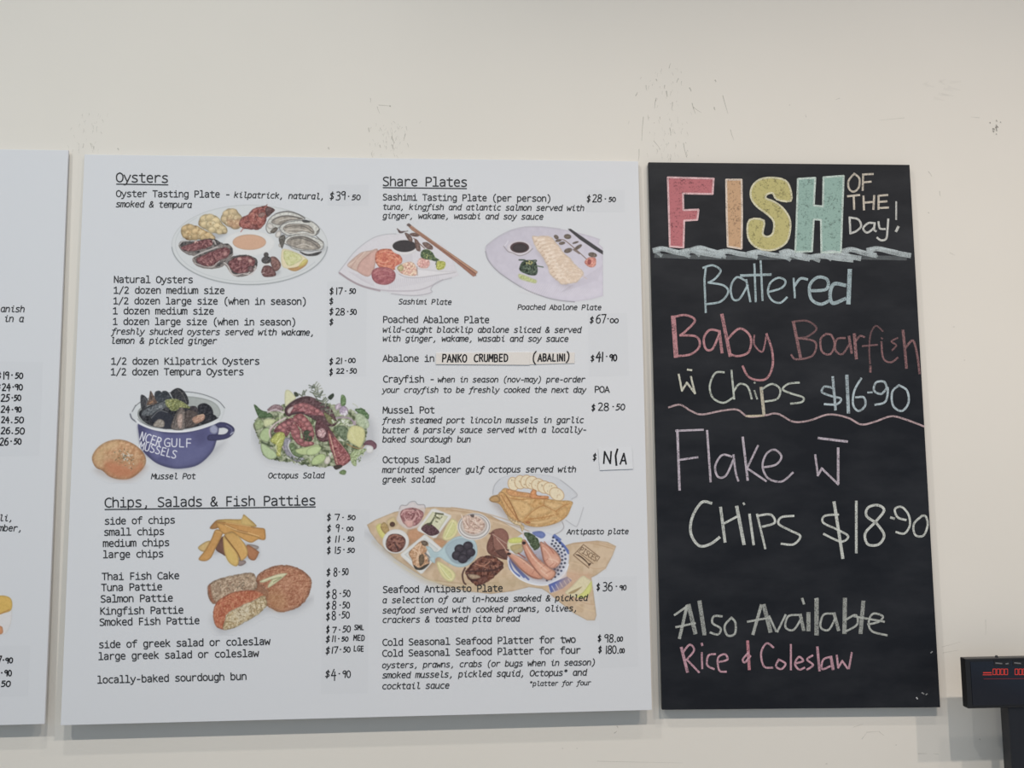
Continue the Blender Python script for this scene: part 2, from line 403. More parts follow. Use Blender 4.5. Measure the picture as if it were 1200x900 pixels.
    def l(s, t, w, col, a=1.0, sm=True, soft=.45, closed=False):
        P = s.pts(t); P = catmull(P, closed, 5) if sm and len(P) > 2 else P
        if closed: P = np.vstack([P, P[:1]])
        sl = s.box(P, w+2); X, Y = s.X[sl], s.Y[sl]
        if X.size == 0: return
        d = s.seg(X, Y, P, False)-w/2
        s.mix(sl, np.array(col, float)[None, None]*np.ones(X.shape+(1,)), np.clip(.5-d/(2*soft), 0, 1)*a)
    def spk(s, t, n, size, cols, a=.8):
        P = s.pts(t); rnd = random.Random(s.seed); s.seed += 1
        lo, hi = P.min(0), P.max(0); done = 0
        for _ in range(n*6):
            p = np.array([rnd.uniform(lo[0], hi[0]), rnd.uniform(lo[1], hi[1])])
            if s.seg(np.array([[p[0]]]), np.array([[p[1]]]), P, True)[0, 0] > -.3: continue
            q = rnd.uniform(.6, 1.3)*size; an = rnd.uniform(0, 3.14)
            e = np.array([math.cos(an), math.sin(an)])*q*.5
            o, k = s.o, s.k; s.o, s.k = (0, 0), 1.0
            s.l(np.array([p-e, p+e]), q*.7, rnd.choice(cols), a, False); s.o, s.k = o, k
            done += 1
            if done >= n: break
    def lumps(s, items, col, dark=.17, hi=.12, n=9):
        """rounded lumps (x, y, rx[, ry]) lit from above"""
        for it in items:
            x, y, rx = it[:3]; ry = it[3] if len(it) > 3 else rx*.85
            c = np.array(col, float)*(1+(random.Random(int(x*7+y)).random()-.5)*.12)
            s.e(x, y, rx, ry, c, n=n, r=dark, rw=1.5, g=(0, -.10), soft=1.0)
            s.e(x-rx*.22, y-ry*.3, rx*.45, ry*.35, np.clip(c*(1+hi)+8, 0, 255), n=3, r=0, soft=1.2, a=.6)
    def sh(s, t, a=.35, soft=4, col=(120, 122, 130)):
        P = s.pts(t); P = catmull(P, True, 4); sl = s.box(P, soft+2); X, Y = s.X[sl], s.Y[sl]
        d = s.seg(X, Y, P, True)
        al = np.clip(.5-d/(2*soft), 0, 1)**1.5*a
        s.mix(sl, np.array(col, float)[None, None]*np.ones(X.shape+(1,)), al)
    def txt(s, text, x0, y0, x1, y1, w, col, hs=1.0, table=REG, shear=0.0):
        A = s.pts([(x0, y0), (x1, y1)]); rb = Ribbons
        n = len(text); ex = A[1]-A[0]; L = np.hypot(*ex); ex = ex/L; ey = np.array([ex[1], -ex[0]]); k = L/n/11
        o, kk = s.o, s.k; s.o, s.k = (0, 0), 1.0
        for i, ch in enumerate(text):
            for P in glyph(ch, table, 'r'):
                X = P[:, 0]+shear*P[:, 1]
                s.l(A[0][None]+ex[None]*((i*11+X)*k)[:, None]+ey[None]*(P[:, 1]*k*hs)[:, None], w, col, 1, False, .4)
        s.o, s.k = o, kk
    def build(s, name, plane, lift, parent, label):
        keep = s.a > .004
        cell = keep[:-1, :-1] | keep[1:, :-1] | keep[:-1, 1:] | keep[1:, 1:]
        H, W = s.X.shape; J, I = np.nonzero(cell)
        F = np.stack([J*W+I, (J+1)*W+I, (J+1)*W+I+1, J*W+I+1], 1)
        used, inv = np.unique(F, return_inverse=True)
        F = inv.reshape(F.shape)
        V = plane.at(s.X.ravel()[used], s.Y.ravel()[used], lift)
        c = ink(s.c.reshape(-1, 3)[used]); c = np.hstack([c, np.ones((len(c), 1))])
        o = mesh_obj(name, V, F, M['print'], parent, c, label)
        return o

def paint_oysters(parent):
    c = Canvas(197, 236, 390, 337, 11)
    c.z(0, 0, 1)
    c.e(292.5, 287, 91.5, 47, (203, 207, 209), n=1, r=.02)
    t = np.linspace(0, 2*np.pi, 60)
    c.l(np.stack([292.5+91.3*np.cos(t), 287+46.8*np.sin(t)], 1), .7, (178, 183, 186), .7, False)
    t = np.linspace(.05, np.pi*.98, 40)
    c.l(np.stack([292.5+91.3*np.cos(t), 287+46.6*np.sin(t)], 1), 1.1, (140, 146, 150), .85, False)
    t = np.linspace(.5, np.pi*1.25, 40)
    c.l(np.stack([292.5+87*np.cos(t), 286+44*np.sin(t)], 1), .8, (178, 184, 187), .6, False)
    c.e(292, 285, 30, 15, (212, 214, 214), n=1, r=.03)
    c.e(292.2, 283.8, 19.6, 9.1, (206, 163, 134), n=3, r=.1, rw=1.5)
    c.z(195, 235, 9)
    # tempura
    c.sh('160,400 300,430 500,420 640,350 480,330 300,380', .4, 2)
    for t, q in (('150,330 175,275 235,245 290,265 330,270 400,310 500,370 510,410 440,420 330,410 240,420 180,390', (193, 167, 122)),
                 ('345,210 370,170 410,145 470,150 530,165 570,210 600,250 640,300 630,345 560,350 480,335 400,300 340,260', (198, 178, 136)),
                 ('570,190 610,120 660,85 730,95 760,130 800,180 805,230 770,290 720,300 650,270 600,240', (194, 172, 132))):
        c.s(t, q, n=26, f=4.5, c2=(170, 138, 95), th=.62, r=.3, rw=2.6, g=(0, -.08), wob=.5)
    c.lumps([(200, 300, 42), (255, 285, 40), (240, 345, 46), (310, 330, 48), (300, 385, 40), (375, 345, 46), (440, 375, 50), (480, 395, 30), (390, 395, 34), (200, 370, 30)], (192, 164, 118))
    c.lumps([(400, 195, 46), (460, 185, 52), (400, 255, 44), (520, 215, 46), (470, 255, 54), (540, 275, 50), (480, 310, 40), (590, 300, 44), (560, 330, 34), (615, 325, 26)], (200, 180, 136))
    c.lumps([(640, 140, 46), (700, 125, 48), (620, 200, 46), (690, 185, 54), (750, 190, 48), (720, 240, 52), (660, 240, 40), (765, 245, 40), (720, 280, 26)], (194, 172, 132))
    c.s('640,190 700,200 780,190 800,240 760,290 700,290 650,260', (185, 135, 105), n=14, a=.55, soft=2)
    c.spk('180,300 400,290 500,380 400,400 220,390', 22, 1.2, [(215, 195, 150), (150, 112, 72), (225, 208, 170)])
    c.spk('380,190 500,170 600,280 600,330 420,290', 22, 1.2, [(222, 205, 165), (150, 118, 78), (228, 215, 180)])
    c.spk('600,160 700,110 780,200 730,270 620,230', 18, 1.2, [(222, 205, 165), (150, 118, 85)])
    # kilpatrick oysters
    K = [('130,470 155,430 200,425 300,430 460,400 560,435 592,470 480,515 400,545 300,582 210,562 150,512', '155,492 240,462 350,425 460,408 485,470 380,512 260,535 180,522'),
         ('275,612 330,570 420,530 540,480 630,452 690,490 705,560 660,620 590,695 500,718 390,712 300,672', '312,618 400,572 520,520 620,492 672,530 640,600 560,628 480,690 370,680'),
         ('600,655 680,600 780,575 880,580 960,630 945,720 900,760 840,795 740,802 680,762 640,700', '655,655 750,598 880,592 935,640 900,720 800,768 705,748')]
    for sh, me in K:
        c.s(sh, (120, 112, 108), n=26, f=4, c2=(78, 74, 74), r=.25, wob=.6)
        P = c.pts(sh)
    for t in ('132,475 160,520 215,555 300,575 400,540 490,508 580,472', '278,620 310,672 390,708 500,712 590,690 650,625 700,565', '605,658 645,705 685,765 740,795 840,788 905,752 945,715'):
        c.l(t, 2.2, (196, 188, 182), .55); c.l(t, .8, (74, 68, 68), .6)
    c.l('280,600 340,565 430,530 540,488', 1.3, (205, 200, 196), .8); c.l('300,660 390,690 480,700 520,670 560,640', 1.2, (196, 184, 180), .8)
    c.l('610,655 650,690 690,770 740,785 800,770 850,775 890,740 930,720', 1.3, (205, 196, 192), .85); c.l('140,460 170,430 230,425', 1.6, (196, 192, 188), .8)
    c.l('480,440 500,420 520,460', 1.5, (200, 190, 184), .8)
    for sh, me in K:
        c.s(me, (142, 76, 78), n=20, f=3, c2=(112, 55, 60), th=.55, r=.2, wob=.5)
        c.spk(me, 26, 1.5, [(176, 108, 104), (198, 140, 130), (96, 44, 50), (160, 88, 88)], .75)
    c.spk('250,430 360,425 340,445 260,445', 5, 1.6, [(215, 170, 155)])
    c.e(770, 615, 25, 18, (208, 150, 142), n=6); c.e(885, 635, 22, 20, (205, 150, 140), n=6); c.e(620, 560, 20, 26, (196, 130, 126), .5, n=6)
    c.z(290, 235, 9)
    c.e(35, 720, 30, 34, (110, 84, 84), n=18); c.l('0,775 40,780 80,730 85,690', 1.2, (200, 190, 188), .8)
    # smoked oysters / mussels at the top
    c.s('-90,240 -60,180 0,150 60,92 130,65 200,55 285,95 268,125 205,180 190,235 130,300 60,306 -10,300 -60,290', (168, 86, 76), n=24, f=4, c2=(132, 62, 58), th=.56, r=.28, wob=.5)
    c.s('195,75 250,75 285,97 265,128 215,170 190,130', (98, 70, 68), n=14, r=.25)
    c.spk('-50,210 60,120 170,80 190,200 60,290', 34, 1.5, [(196, 118, 100), (205, 140, 120), (118, 52, 50)], .7)
    c.e(150, 150, 40, 24, (150, 112, 104), -.4, n=12); c.l('-70,330 -40,290 0,250', .9, (176, 88, 78)); c.l('190,60 208,42', .8, (120, 74, 70))
    # natural oysters
    c.sh('330,290 380,440 480,520 600,560 780,560 800,460', .3, 3)
    O = ['200,250 260,160 380,112 490,120 608,182 560,212 400,240 330,290 250,350 200,320', '335,290 400,232 560,205 680,220 755,285 752,345 700,372 600,352 450,372 372,345',
         '375,440 430,380 560,350 700,385 800,440 788,515 680,532 520,522 430,475']
    I_ = ['250,230 300,180 400,155 520,170 580,195 430,215 340,260', '375,300 420,255 540,245 650,265 700,320 690,352 580,325 450,350', '410,440 470,385 600,375 720,430 770,480 740,515 600,518 480,490']
    for k in range(3):
        c.s(O[k], (196, 196, 190), n=12, f=4, r=.35, rw=1.3, rc=(92, 92, 92), wob=.4)
        c.s(I_[k], (168, 160, 148), n=10, f=5, c2=(142, 135, 126), th=.55, rc=(100, 95, 92), rw=1.2)
    for t in ('270,205 350,172 460,165 580,195', '400,285 480,268 600,275 690,335', '460,410 560,398 680,440 750,500', '300,140 400,118 520,140 600,185', '480,395 600,388 720,440'):
        c.l(t, 1.0, (88, 84, 82), .8)
    for t in ('420,310 520,300 620,320', '520,480 600,460 680,490', '340,215 430,190 520,190', '400,330 520,345 700,365'):
        c.l(t, 1.1, (205, 198, 188), .85)
    c.s('552,535 640,565 780,535 735,578 640,585 580,565', (78, 76, 76), n=12); c.l('590,540 660,555 760,530', 1.3, (200, 200, 198), .8)
    c.s('575,212 620,205 665,228 600,232', (80, 80, 80), n=8); c.l('735,330 760,300 720,365', 1.0, (90, 88, 86)); c.l('730,380 800,440', 1.0, (110, 106, 102))
    for x, y, rx, ry in ((240, 270, 38, 30), (325, 355, 30, 40), (350, 470, 22, 24)): c.e(x, y, rx, ry, (206, 202, 196), .5, n=8, r=.25)
    c.s('240,330 290,280 320,300 280,345', (112, 104, 96), n=12); c.s('330,400 380,360 400,400 370,500 355,490', (100, 96, 90), n=14)
    # lemon wedge
    c.s('365,690 355,570 390,508 560,568 637,630 605,690 500,746 430,722', (220, 208, 172), n=4, r=.1)
    c.s('425,718 520,700 600,650 637,630 612,688 510,745', (190, 148, 96), n=8, r=.15)
    c.s('560,660 600,620 637,632 600,680 540,700', (205, 195, 105), n=6, r=.1, a=.8)
    c.s('378,572 400,526 520,556 580,608 530,655 440,690 395,640', (204, 205, 152), n=8, f=3, c2=(190, 192, 130), r=.08)
    c.l('400,545 450,600 440,680', .7, (218, 216, 180), .6); c.l('450,600 560,610', .7, (218, 216, 180), .6)
    # smoked mussels
    c.sh('150,790 300,800 350,740 200,700', .3, 2)
    c.s('240,600 300,598 352,668 335,725 285,745 250,680', (132, 92, 86), n=14, f=3, r=.3); c.l('255,620 310,640 330,700', 1.2, (160, 118, 104), .7)
    c.s('148,740 175,690 240,690 290,745 292,795 185,806 150,770', (118, 76, 74), n=16, f=3, r=.3)
    c.s('148,622 180,590 235,595 250,640 210,668 160,655', (82, 78, 78), n=14, r=.2); c.e(197, 572, 26, 26, (86, 82, 80), n=8)
    c.l('165,682 235,660', .9, (205, 196, 190), .8); c.l('150,770 178,762', .9, (200, 190, 186), .8)
    return c.build('printed_food_picture', MAIN, 1.3e-4, parent, 'printed picture of an oyster platter with lemon and orange dip')

def paint_sashimi(parent):
    c = Canvas(394, 258, 564, 347, 21)
    c.z(390, 255, 9.474)
    pl = '65,605 130,520 250,370 420,240 560,190 700,180 900,190 1250,330 1380,600 1380,650 1150,710 1090,790 1090,845 950,870 760,860 500,800 300,740 130,660'
    c.s(pl, (208, 206, 212), n=3, r=.03)
    c.l('65,605 130,520 250,370 420,240 560,190 700,180', .8, (165, 168, 174), .8)
    c.l('75,615 200,700 340,765 520,810', 2.2, (150, 132, 140), .8); c.l('480,800 700,815 950,805 1130,740 1220,690', 1.6, (170, 162, 172), .6)
    c.l('650,845 800,862 960,862 1095,830 1090,790 1160,715 1320,670', .9, (160, 158, 166), .8)
    for k in range(26):
        x = 620+k*22; c.l([(x, 690-k*2), (x+8, 790-k*4)], .6, (184, 180, 190), .6, False)
    for k in range(14):
        c.l([(180+k*20, 600+k*6), (330+k*10, 700+k*5)], .6, (190, 184, 192), .5, False)
    for k in range(10):
        c.l([(770+k*12, 400), (775+k*12, 490)], .6, (180, 176, 182), .5, False)
    c.s('160,525 230,450 320,385 420,365 500,350 480,470 450,600 380,655 270,600 200,565', (202, 172, 158), n=8, f=4, r=.12)
    c.s('270,590 300,500 380,420 490,350 480,460 450,590 385,655', (205, 160, 148), n=8, f=5, r=.12); c.l('175,530 300,440 360,380', 1, (222, 200, 186), .7); c.l('280,570 300,500 420,390', .9, (176, 130, 118), .8)
    c.l('200,560 260,470 330,400', .9, (170, 120, 108), .5)
    c.s('470,470 480,390 540,350 650,352 740,410 772,480 720,560 640,590 540,570 490,520', (202, 106, 84), n=12, f=3, c2=(212, 128, 100), r=.18)
    for t in ('490,460 560,500 640,480', '600,400 680,420 750,490', '520,390 600,370 690,390', '640,440 700,470 690,540', '500,510 580,540 660,530'): c.l(t, .9, (228, 165, 138), .8)
    c.s('430,620 460,570 540,550 640,565 695,620 680,700 600,745 500,735 445,690', (188, 92, 98), n=12, f=4, c2=(172, 76, 86), r=.16)
    for t in ('470,600 560,580 650,610', '500,660 590,640 670,660'): c.l(t, .9, (206, 122, 124), .7)
    c.e(795, 330, 150, 88, (214, 212, 214), n=2, r=.06); c.e(795, 316, 131, 66, (62, 58, 60), n=3, r=.15)
    c.z(470, 255, 9.474)
    c.s('-70,560 -20,520 60,500 180,560 330,580 480,595 620,595 560,625 400,640 200,668 60,665 -20,630', (216, 214, 218), n=2, r=.1)
    c.l('-20,630 60,662 200,668 400,640 600,608', .9, (176, 172, 180), .8)
    c.s('-45,560 20,510 110,490 165,540 170,640 60,640 -10,610', (214, 160, 142), n=22, f=2.5, c2=(226, 196, 170), r=.1); c.s('-45,560 0,520 30,560 0,600', (190, 180, 130), n=12)
    c.s('180,500 210,450 290,450 320,510 290,560 220,560 185,530', (216, 150, 142), n=18, f=2.5, c2=(230, 184, 172), r=.12)
    c.spk('-30,540 100,500 160,560 150,630 0,620', 22, 1.3, [(232, 200, 180), (186, 110, 96), (200, 140, 120)], .8)
    c.l('178,545 182,640', .9, (150, 128, 118), .8); c.l('230,480 250,530', 1, (188, 104, 100), .7)
    c.s('218,430 230,370 290,350 350,390 380,440 425,470 380,485 330,470 260,460', (74, 92, 66), n=20, f=2.5, c2=(110, 128, 82), r=.1); c.spk('230,380 330,370 380,440 280,450', 14, 1.6, [(165, 172, 110), (50, 64, 46)], .8)
    c.s('395,500 420,480 490,495 480,560 420,582 390,560', (178, 180, 88), n=18, f=2, r=.1); c.l('385,520 395,480', .9, (70, 80, 60))
    for t in ('40,170 90,185 125,230 120,270 80,250', '95,180 150,168 208,190 180,212 120,205', '150,240 190,260 215,330 210,375 165,350', '238,280 290,275 350,320 345,355 290,345 250,310'): c.s(t, (122, 96, 88), n=12, r=.25)
    c.s('-40,130 -10,150 40,150 20,170 -20,170', (100, 82, 82), n=10); c.l('140,230 260,340', 1, (120, 88, 76)); c.l('20,160 75,148', .8, (108, 88, 86)); c.l('-42,125 0,160', 1.2, (104, 84, 84))
    c.s('65,80 90,66 180,135 400,290 850,600 845,618 832,625 600,470 300,265 120,140', (184, 138, 112), n=8, f=3, r=.25, rw=1, sm=False)
    c.s('90,110 300,262 600,490 800,655 832,645 835,622 600,455 300,250', (160, 108, 88), n=8, f=3, r=.2, rw=1, sm=False)
    c.l('95,95 400,310 820,620', .8, (110, 72, 60), .7); c.s('63,82 85,64 110,85 90,100', (118, 100, 96), n=5)
    return c.build('printed_food_picture', MAIN, 1.3e-4, parent, 'printed picture of a sashimi plate with wooden chopsticks')

def paint_abalone(parent):
    c = Canvas(566, 263, 709, 356, 31)
    c.z(562, 258, 9)
    P = '62,320 75,265 200,170 330,105 480,70 650,68 800,85 960,110 1180,170 1270,200 1255,250 1300,290 1305,800 1180,835 1000,862 850,845 700,815 500,740 330,640 180,530 90,420'
    c.s(P, (196, 192, 206), n=4, f=8, r=.06, g=(.015, .02), sm=False)
    c.l('62,330 90,420 180,530 330,640 500,740 700,815 850,848 1000,862', 1.0, (128, 126, 136), .75); c.l('62,320 75,265 200,170 330,105 480,70 650,68 850,90', .7, (168, 166, 178), .7)
    for k in range(34):
        x = 420+k*24; y = 640+0.16*k*18; c.l([(x, min(y+120, 800)), (x+70, y+10)], .6, (212, 208, 216), .55, False)
    for k in range(22):
        c.l([(860+k*18, 760-k*6), (960+k*16, 690-k*10)], .6, (176, 170, 184), .5, False)
    c.l('255,280 290,240 300,215', .8, (215, 212, 220)); c.e(420, 295, 130, 80, (206, 200, 208), n=4, r=.05)
    c.l('255,275 300,330 350,345 420,375 500,350 560,300', 1, (130, 122, 126), .7); c.e(423, 288, 100, 58, (84, 64, 66), n=5, r=.1); c.e(425, 292, 78, 44, (66, 58, 60), n=3)
    c.s('420,500 450,440 520,420 590,440 612,520 600,575 540,582 460,555 425,530', (76, 92, 76), n=22, f=2.5, c2=(50, 62, 52), r=.1)
    c.l('418,420 480,425 440,470', 1.6, (62, 78, 62)); c.l('590,480 670,495', 1.3, (92, 108, 92)); c.l('530,430 600,425 560,470', 1.3, (66, 82, 64))
    c.spk('480,425 560,425 550,465 490,460', 10, 1.3, [(205, 196, 130), (190, 182, 110)]); c.spk('430,490 600,490 590,570 440,550', 16, 1.5, [(118, 136, 112), (140, 154, 128), (40, 52, 44)], .7)
    c.s('410,575 450,572 540,610 600,635 590,665 540,655 430,620', (182, 190, 130), n=10, f=2, r=.05, soft=1)
    c.z(630, 258, 9)
    c.sh('-10,330 100,480 230,680 350,690 200,500', .45, 4, (140, 130, 135))
    c.s('-60,170 0,170 80,165 150,180 190,230 240,290 280,350 340,400 400,470 480,540 480,575 450,620 400,660 260,678 220,650 130,570 110,500 60,400 0,320 -30,270', (222, 203, 184), n=8, f=4, c2=(214, 192, 170), r=.12, wob=.5)
    for k in range(13):
        x, y = -30+k*30, 190+k*34
        c.l([(x, y+30), (x+50, y-5), (x+130, y-10), (x+190, y+20)], .8, (198, 170, 146), .55)
    for k in range(12):
        x, y = -28+k*20, 215+k*36
        c.l([(x, y+16), (x+22, y+2)], 1.2, (180, 150, 126), .6); c.l([(x+30, y), (x+100, y-12)], 1, (236, 222, 206), .7)
    for x, y, rx, ry, ro in ((197, 178, 28, 20, .7), (316, 173, 38, 26, .1), (220, 215, 32, 14, -.2), (258, 243, 34, 16, -.2), (322, 320, 44, 24, -.3), (428, 285, 46, 18, -.6), (400, 236, 34, 10, -.3), (580, 366, 46, 26, .2)): c.e(x, y, rx, ry, (112, 98, 88), ro, n=12, r=.2)
    c.l('250,205 290,215 370,280 450,350 520,415', .9, (118, 96, 84)); c.l('380,310 440,350', 2, (112, 96, 86), .8); c.e(318, 173, 22, 14, (132, 118, 104), n=5)
    c.s('495,450 520,405 560,390 610,400 618,450 600,490 545,495', (208, 118, 104), n=14, f=2, c2=(222, 150, 130), r=.1); c.e(545, 440, 18, 30, (190, 72, 70), n=6)
    c.s('322,92 350,92 420,140 690,325 688,362 600,310 440,200 330,105', (66, 64, 68), n=6, r=.1, sm=False)
    return c.build('printed_food_picture', MAIN, 1.3e-4, parent, 'printed picture of a sliced abalone plate with black chopstick')

def paint_mussels(parent):
    c = Canvas(105, 452, 278, 566, 41)
    c.z(150, 445, 7.823)
    c.sh('120,650 300,800 560,830 800,700 900,560 700,620 300,640', .3, 5)
    c.s('95,400 100,500 120,620 180,700 270,770 400,812 520,812 640,782 740,700 800,600 832,400 700,430 500,480 300,470 180,440', (92, 93, 138), n=4, f=8, r=.22, rw=4, g=(-.02, -.06))
    c.s('98,420 150,440 160,560 200,700 130,630 105,520', (62, 62, 98), n=4, r=0, soft=3, a=.7); c.s('215,465 290,475 300,620 270,700 230,600', (122, 124, 162), n=3, r=0, soft=4, a=.6)
    c.s('400,640 640,600 760,560 700,700 560,780 420,790', (112, 116, 160), n=3, r=0, soft=6, a=.45); c.s('600,470 720,440 730,560 640,590', (72, 72, 112), n=3, r=0, soft=5, a=.5)
    # handle
    c.s('800,398 880,390 950,420 977,460 950,512 880,547 740,557 745,505 880,500 918,462 880,440 830,440', (66, 66, 104), n=5, r=.2); c.l('905,420 950,450 945,490', 1, (120, 122, 156), .7)
    c.s('750,440 785,412 822,440 820,480 790,497 755,480', (152, 156, 186), n=4, r=.2); c.l('940,500 965,480', 1.2, (196, 200, 214), .8)
    # rim and inside
    c.s('22,320 60,250 120,200 250,150 420,115 560,113 700,140 820,192 885,255 872,330 832,390 700,440 560,475 420,482 250,462 120,412 60,370', (202, 207, 210), n=3, r=.05)
    c.l('70,240 130,195 250,150 420,113 560,112 700,138 822,190 886,258', .9, (92, 96, 102), .8); c.l('20,315 35,355 75,385', 1.5, (80, 84, 96), .8); c.l('40,290 70,235', 1.1, (92, 96, 104), .8)
    c.s('88,300 140,240 300,170 500,150 680,168 800,215 848,290 822,350 700,410 520,452 380,452 200,430 110,372', (158, 164, 162), n=4, f=6, r=.12, g=(.06, 0))
    c.s('100,310 160,255 330,200 560,255 700,285 815,345 700,408 520,450 300,445 160,395', (62, 62, 66), n=22, f=4, c2=(40, 40, 46), r=.1)
    D = [('115,150 145,143 182,185 172,245 125,272', (66, 66, 70)), ('205,103 232,140 268,200 250,222 200,232 165,232 190,180', (112, 90, 78)), ('245,120 280,100 312,120 342,180 300,212 252,182', (62, 67, 74)),
         ('310,115 350,103 386,140 402,192 340,192', (58, 62, 68)), ('392,112 450,76 502,95 542,150 556,222 500,242 440,202 400,150', (56, 56, 60)),
         ('560,250 620,243 645,290 600,300', (64, 58, 62)), ('640,240 700,214 762,250 782,312 760,350 830,350 700,408 660,380 650,300', (46, 46, 52))]
    for t, q in D: c.s(t, q, n=14, f=3, r=.15)
    c.l('150,160 170,200 165,240', .8, (116, 118, 122), .7); c.l('455,90 500,130 535,210', .8, (120, 116, 112), .7); c.l('205,110 215,180', 1, (60, 58, 60)); c.l('225,200 200,215', 1.6, (178, 132, 96), .8)
    c.s('128,295 200,250 330,200 372,228 250,312 140,332', (98, 103, 108), n=20, f=2.5, r=.15); c.spk('150,290 330,215 340,240 180,310', 16, 1, [(160, 165, 168), (60, 64, 70)])
    c.s('208,352 280,278 360,300 412,340 392,442 300,442', (48, 50, 60), n=8, r=.1); c.l('212,352 285,285 360,300', .9, (130, 132, 134), .8); c.s('230,422 280,362 332,382 322,436', (152, 144, 134), n=14, r=.2)
    c.s('398,450 420,350 480,248 528,300 522,450', (116, 106, 100), n=14, f=3, r=.25); c.s('450,350 478,312 502,330 492,440 462,436', (176, 152, 140), n=16, f=2, r=.2); c.l('420,430 440,330 480,260', .8, (66, 62, 62))
    c.s('525,302 570,274 640,310 645,400 560,442 522,422', (88, 78, 74), n=12, r=.2); c.s('590,352 690,313 698,365 620,402', (178, 138, 116), n=16, f=2, r=.15); c.l('640,330 690,320', 1.4, (206, 176, 150), .8)
    c.s('340,192 440,175 540,228 562,262 480,252 440,282 380,272', (128, 134, 86), n=26, f=2, r=.05, wob=.8); c.spk('350,200 440,180 550,250 440,275 380,265', 26, 1.3, [(198, 192, 124), (90, 98, 60), (170, 172, 104)])
    c.l('75,372 120,408 250,456 420,474 560,467 700,434 832,380', 2.2, (214, 217, 221)); c.l('90,360 130,395 260,436 420,455 560,447 690,412', .8, (110, 112, 116), .6)
    c.l('300,470 420,478 560,470', .8, (240, 240, 242), .9)
    c.txt('NCER', 100, 548, 294, 612, 1.25, (222, 224, 234), 1.25); c.txt('GULF', 325, 612, 588, 618, 1.15, (222, 224, 234), .95); c.txt('MUSSELS', 95, 632, 440, 724, 1.15, (222, 224, 234), 1.15)
    # bread bun
    c.z(100, 450, 7.5)
    c.sh('80,740 200,840 400,860 540,760 500,700', .35, 4, (150, 130, 120))
    c.s('58,655 90,580 160,520 250,490 340,493 430,530 500,590 532,650 526,712 470,782 390,832 290,837 210,812 150,762 90,732', (194, 152, 112), n=12, f=5, c2=(186, 138, 98), r=.22, rw=3, g=(0, -.06))
    c.s('180,690 300,690 420,740 480,700 500,730 390,815 290,820 200,780', (192, 120, 84), n=8, r=0, soft=4, a=.8); c.s('75,650 130,560 250,510 300,520 180,600 130,720', (204, 176, 128), n=8, r=0, soft=4, a=.6)
    c.spk('250,600 340,560 430,620 440,700 400,770 320,740 270,690', 60, 1.1, [(120, 104, 68), (92, 84, 58), (150, 132, 92), (208, 206, 190)], .8)
    c.spk('330,610 410,610 400,670 330,670', 14, 1.6, [(214, 212, 204), (205, 205, 196), (110, 108, 90)]); c.spk('150,560 400,540 480,650 200,760', 26, .8, [(212, 184, 146), (165, 118, 78)], .6)
    return c.build('printed_food_picture', MAIN, 1.3e-4, parent, 'printed picture of a blue mussel pot and a bread bun')

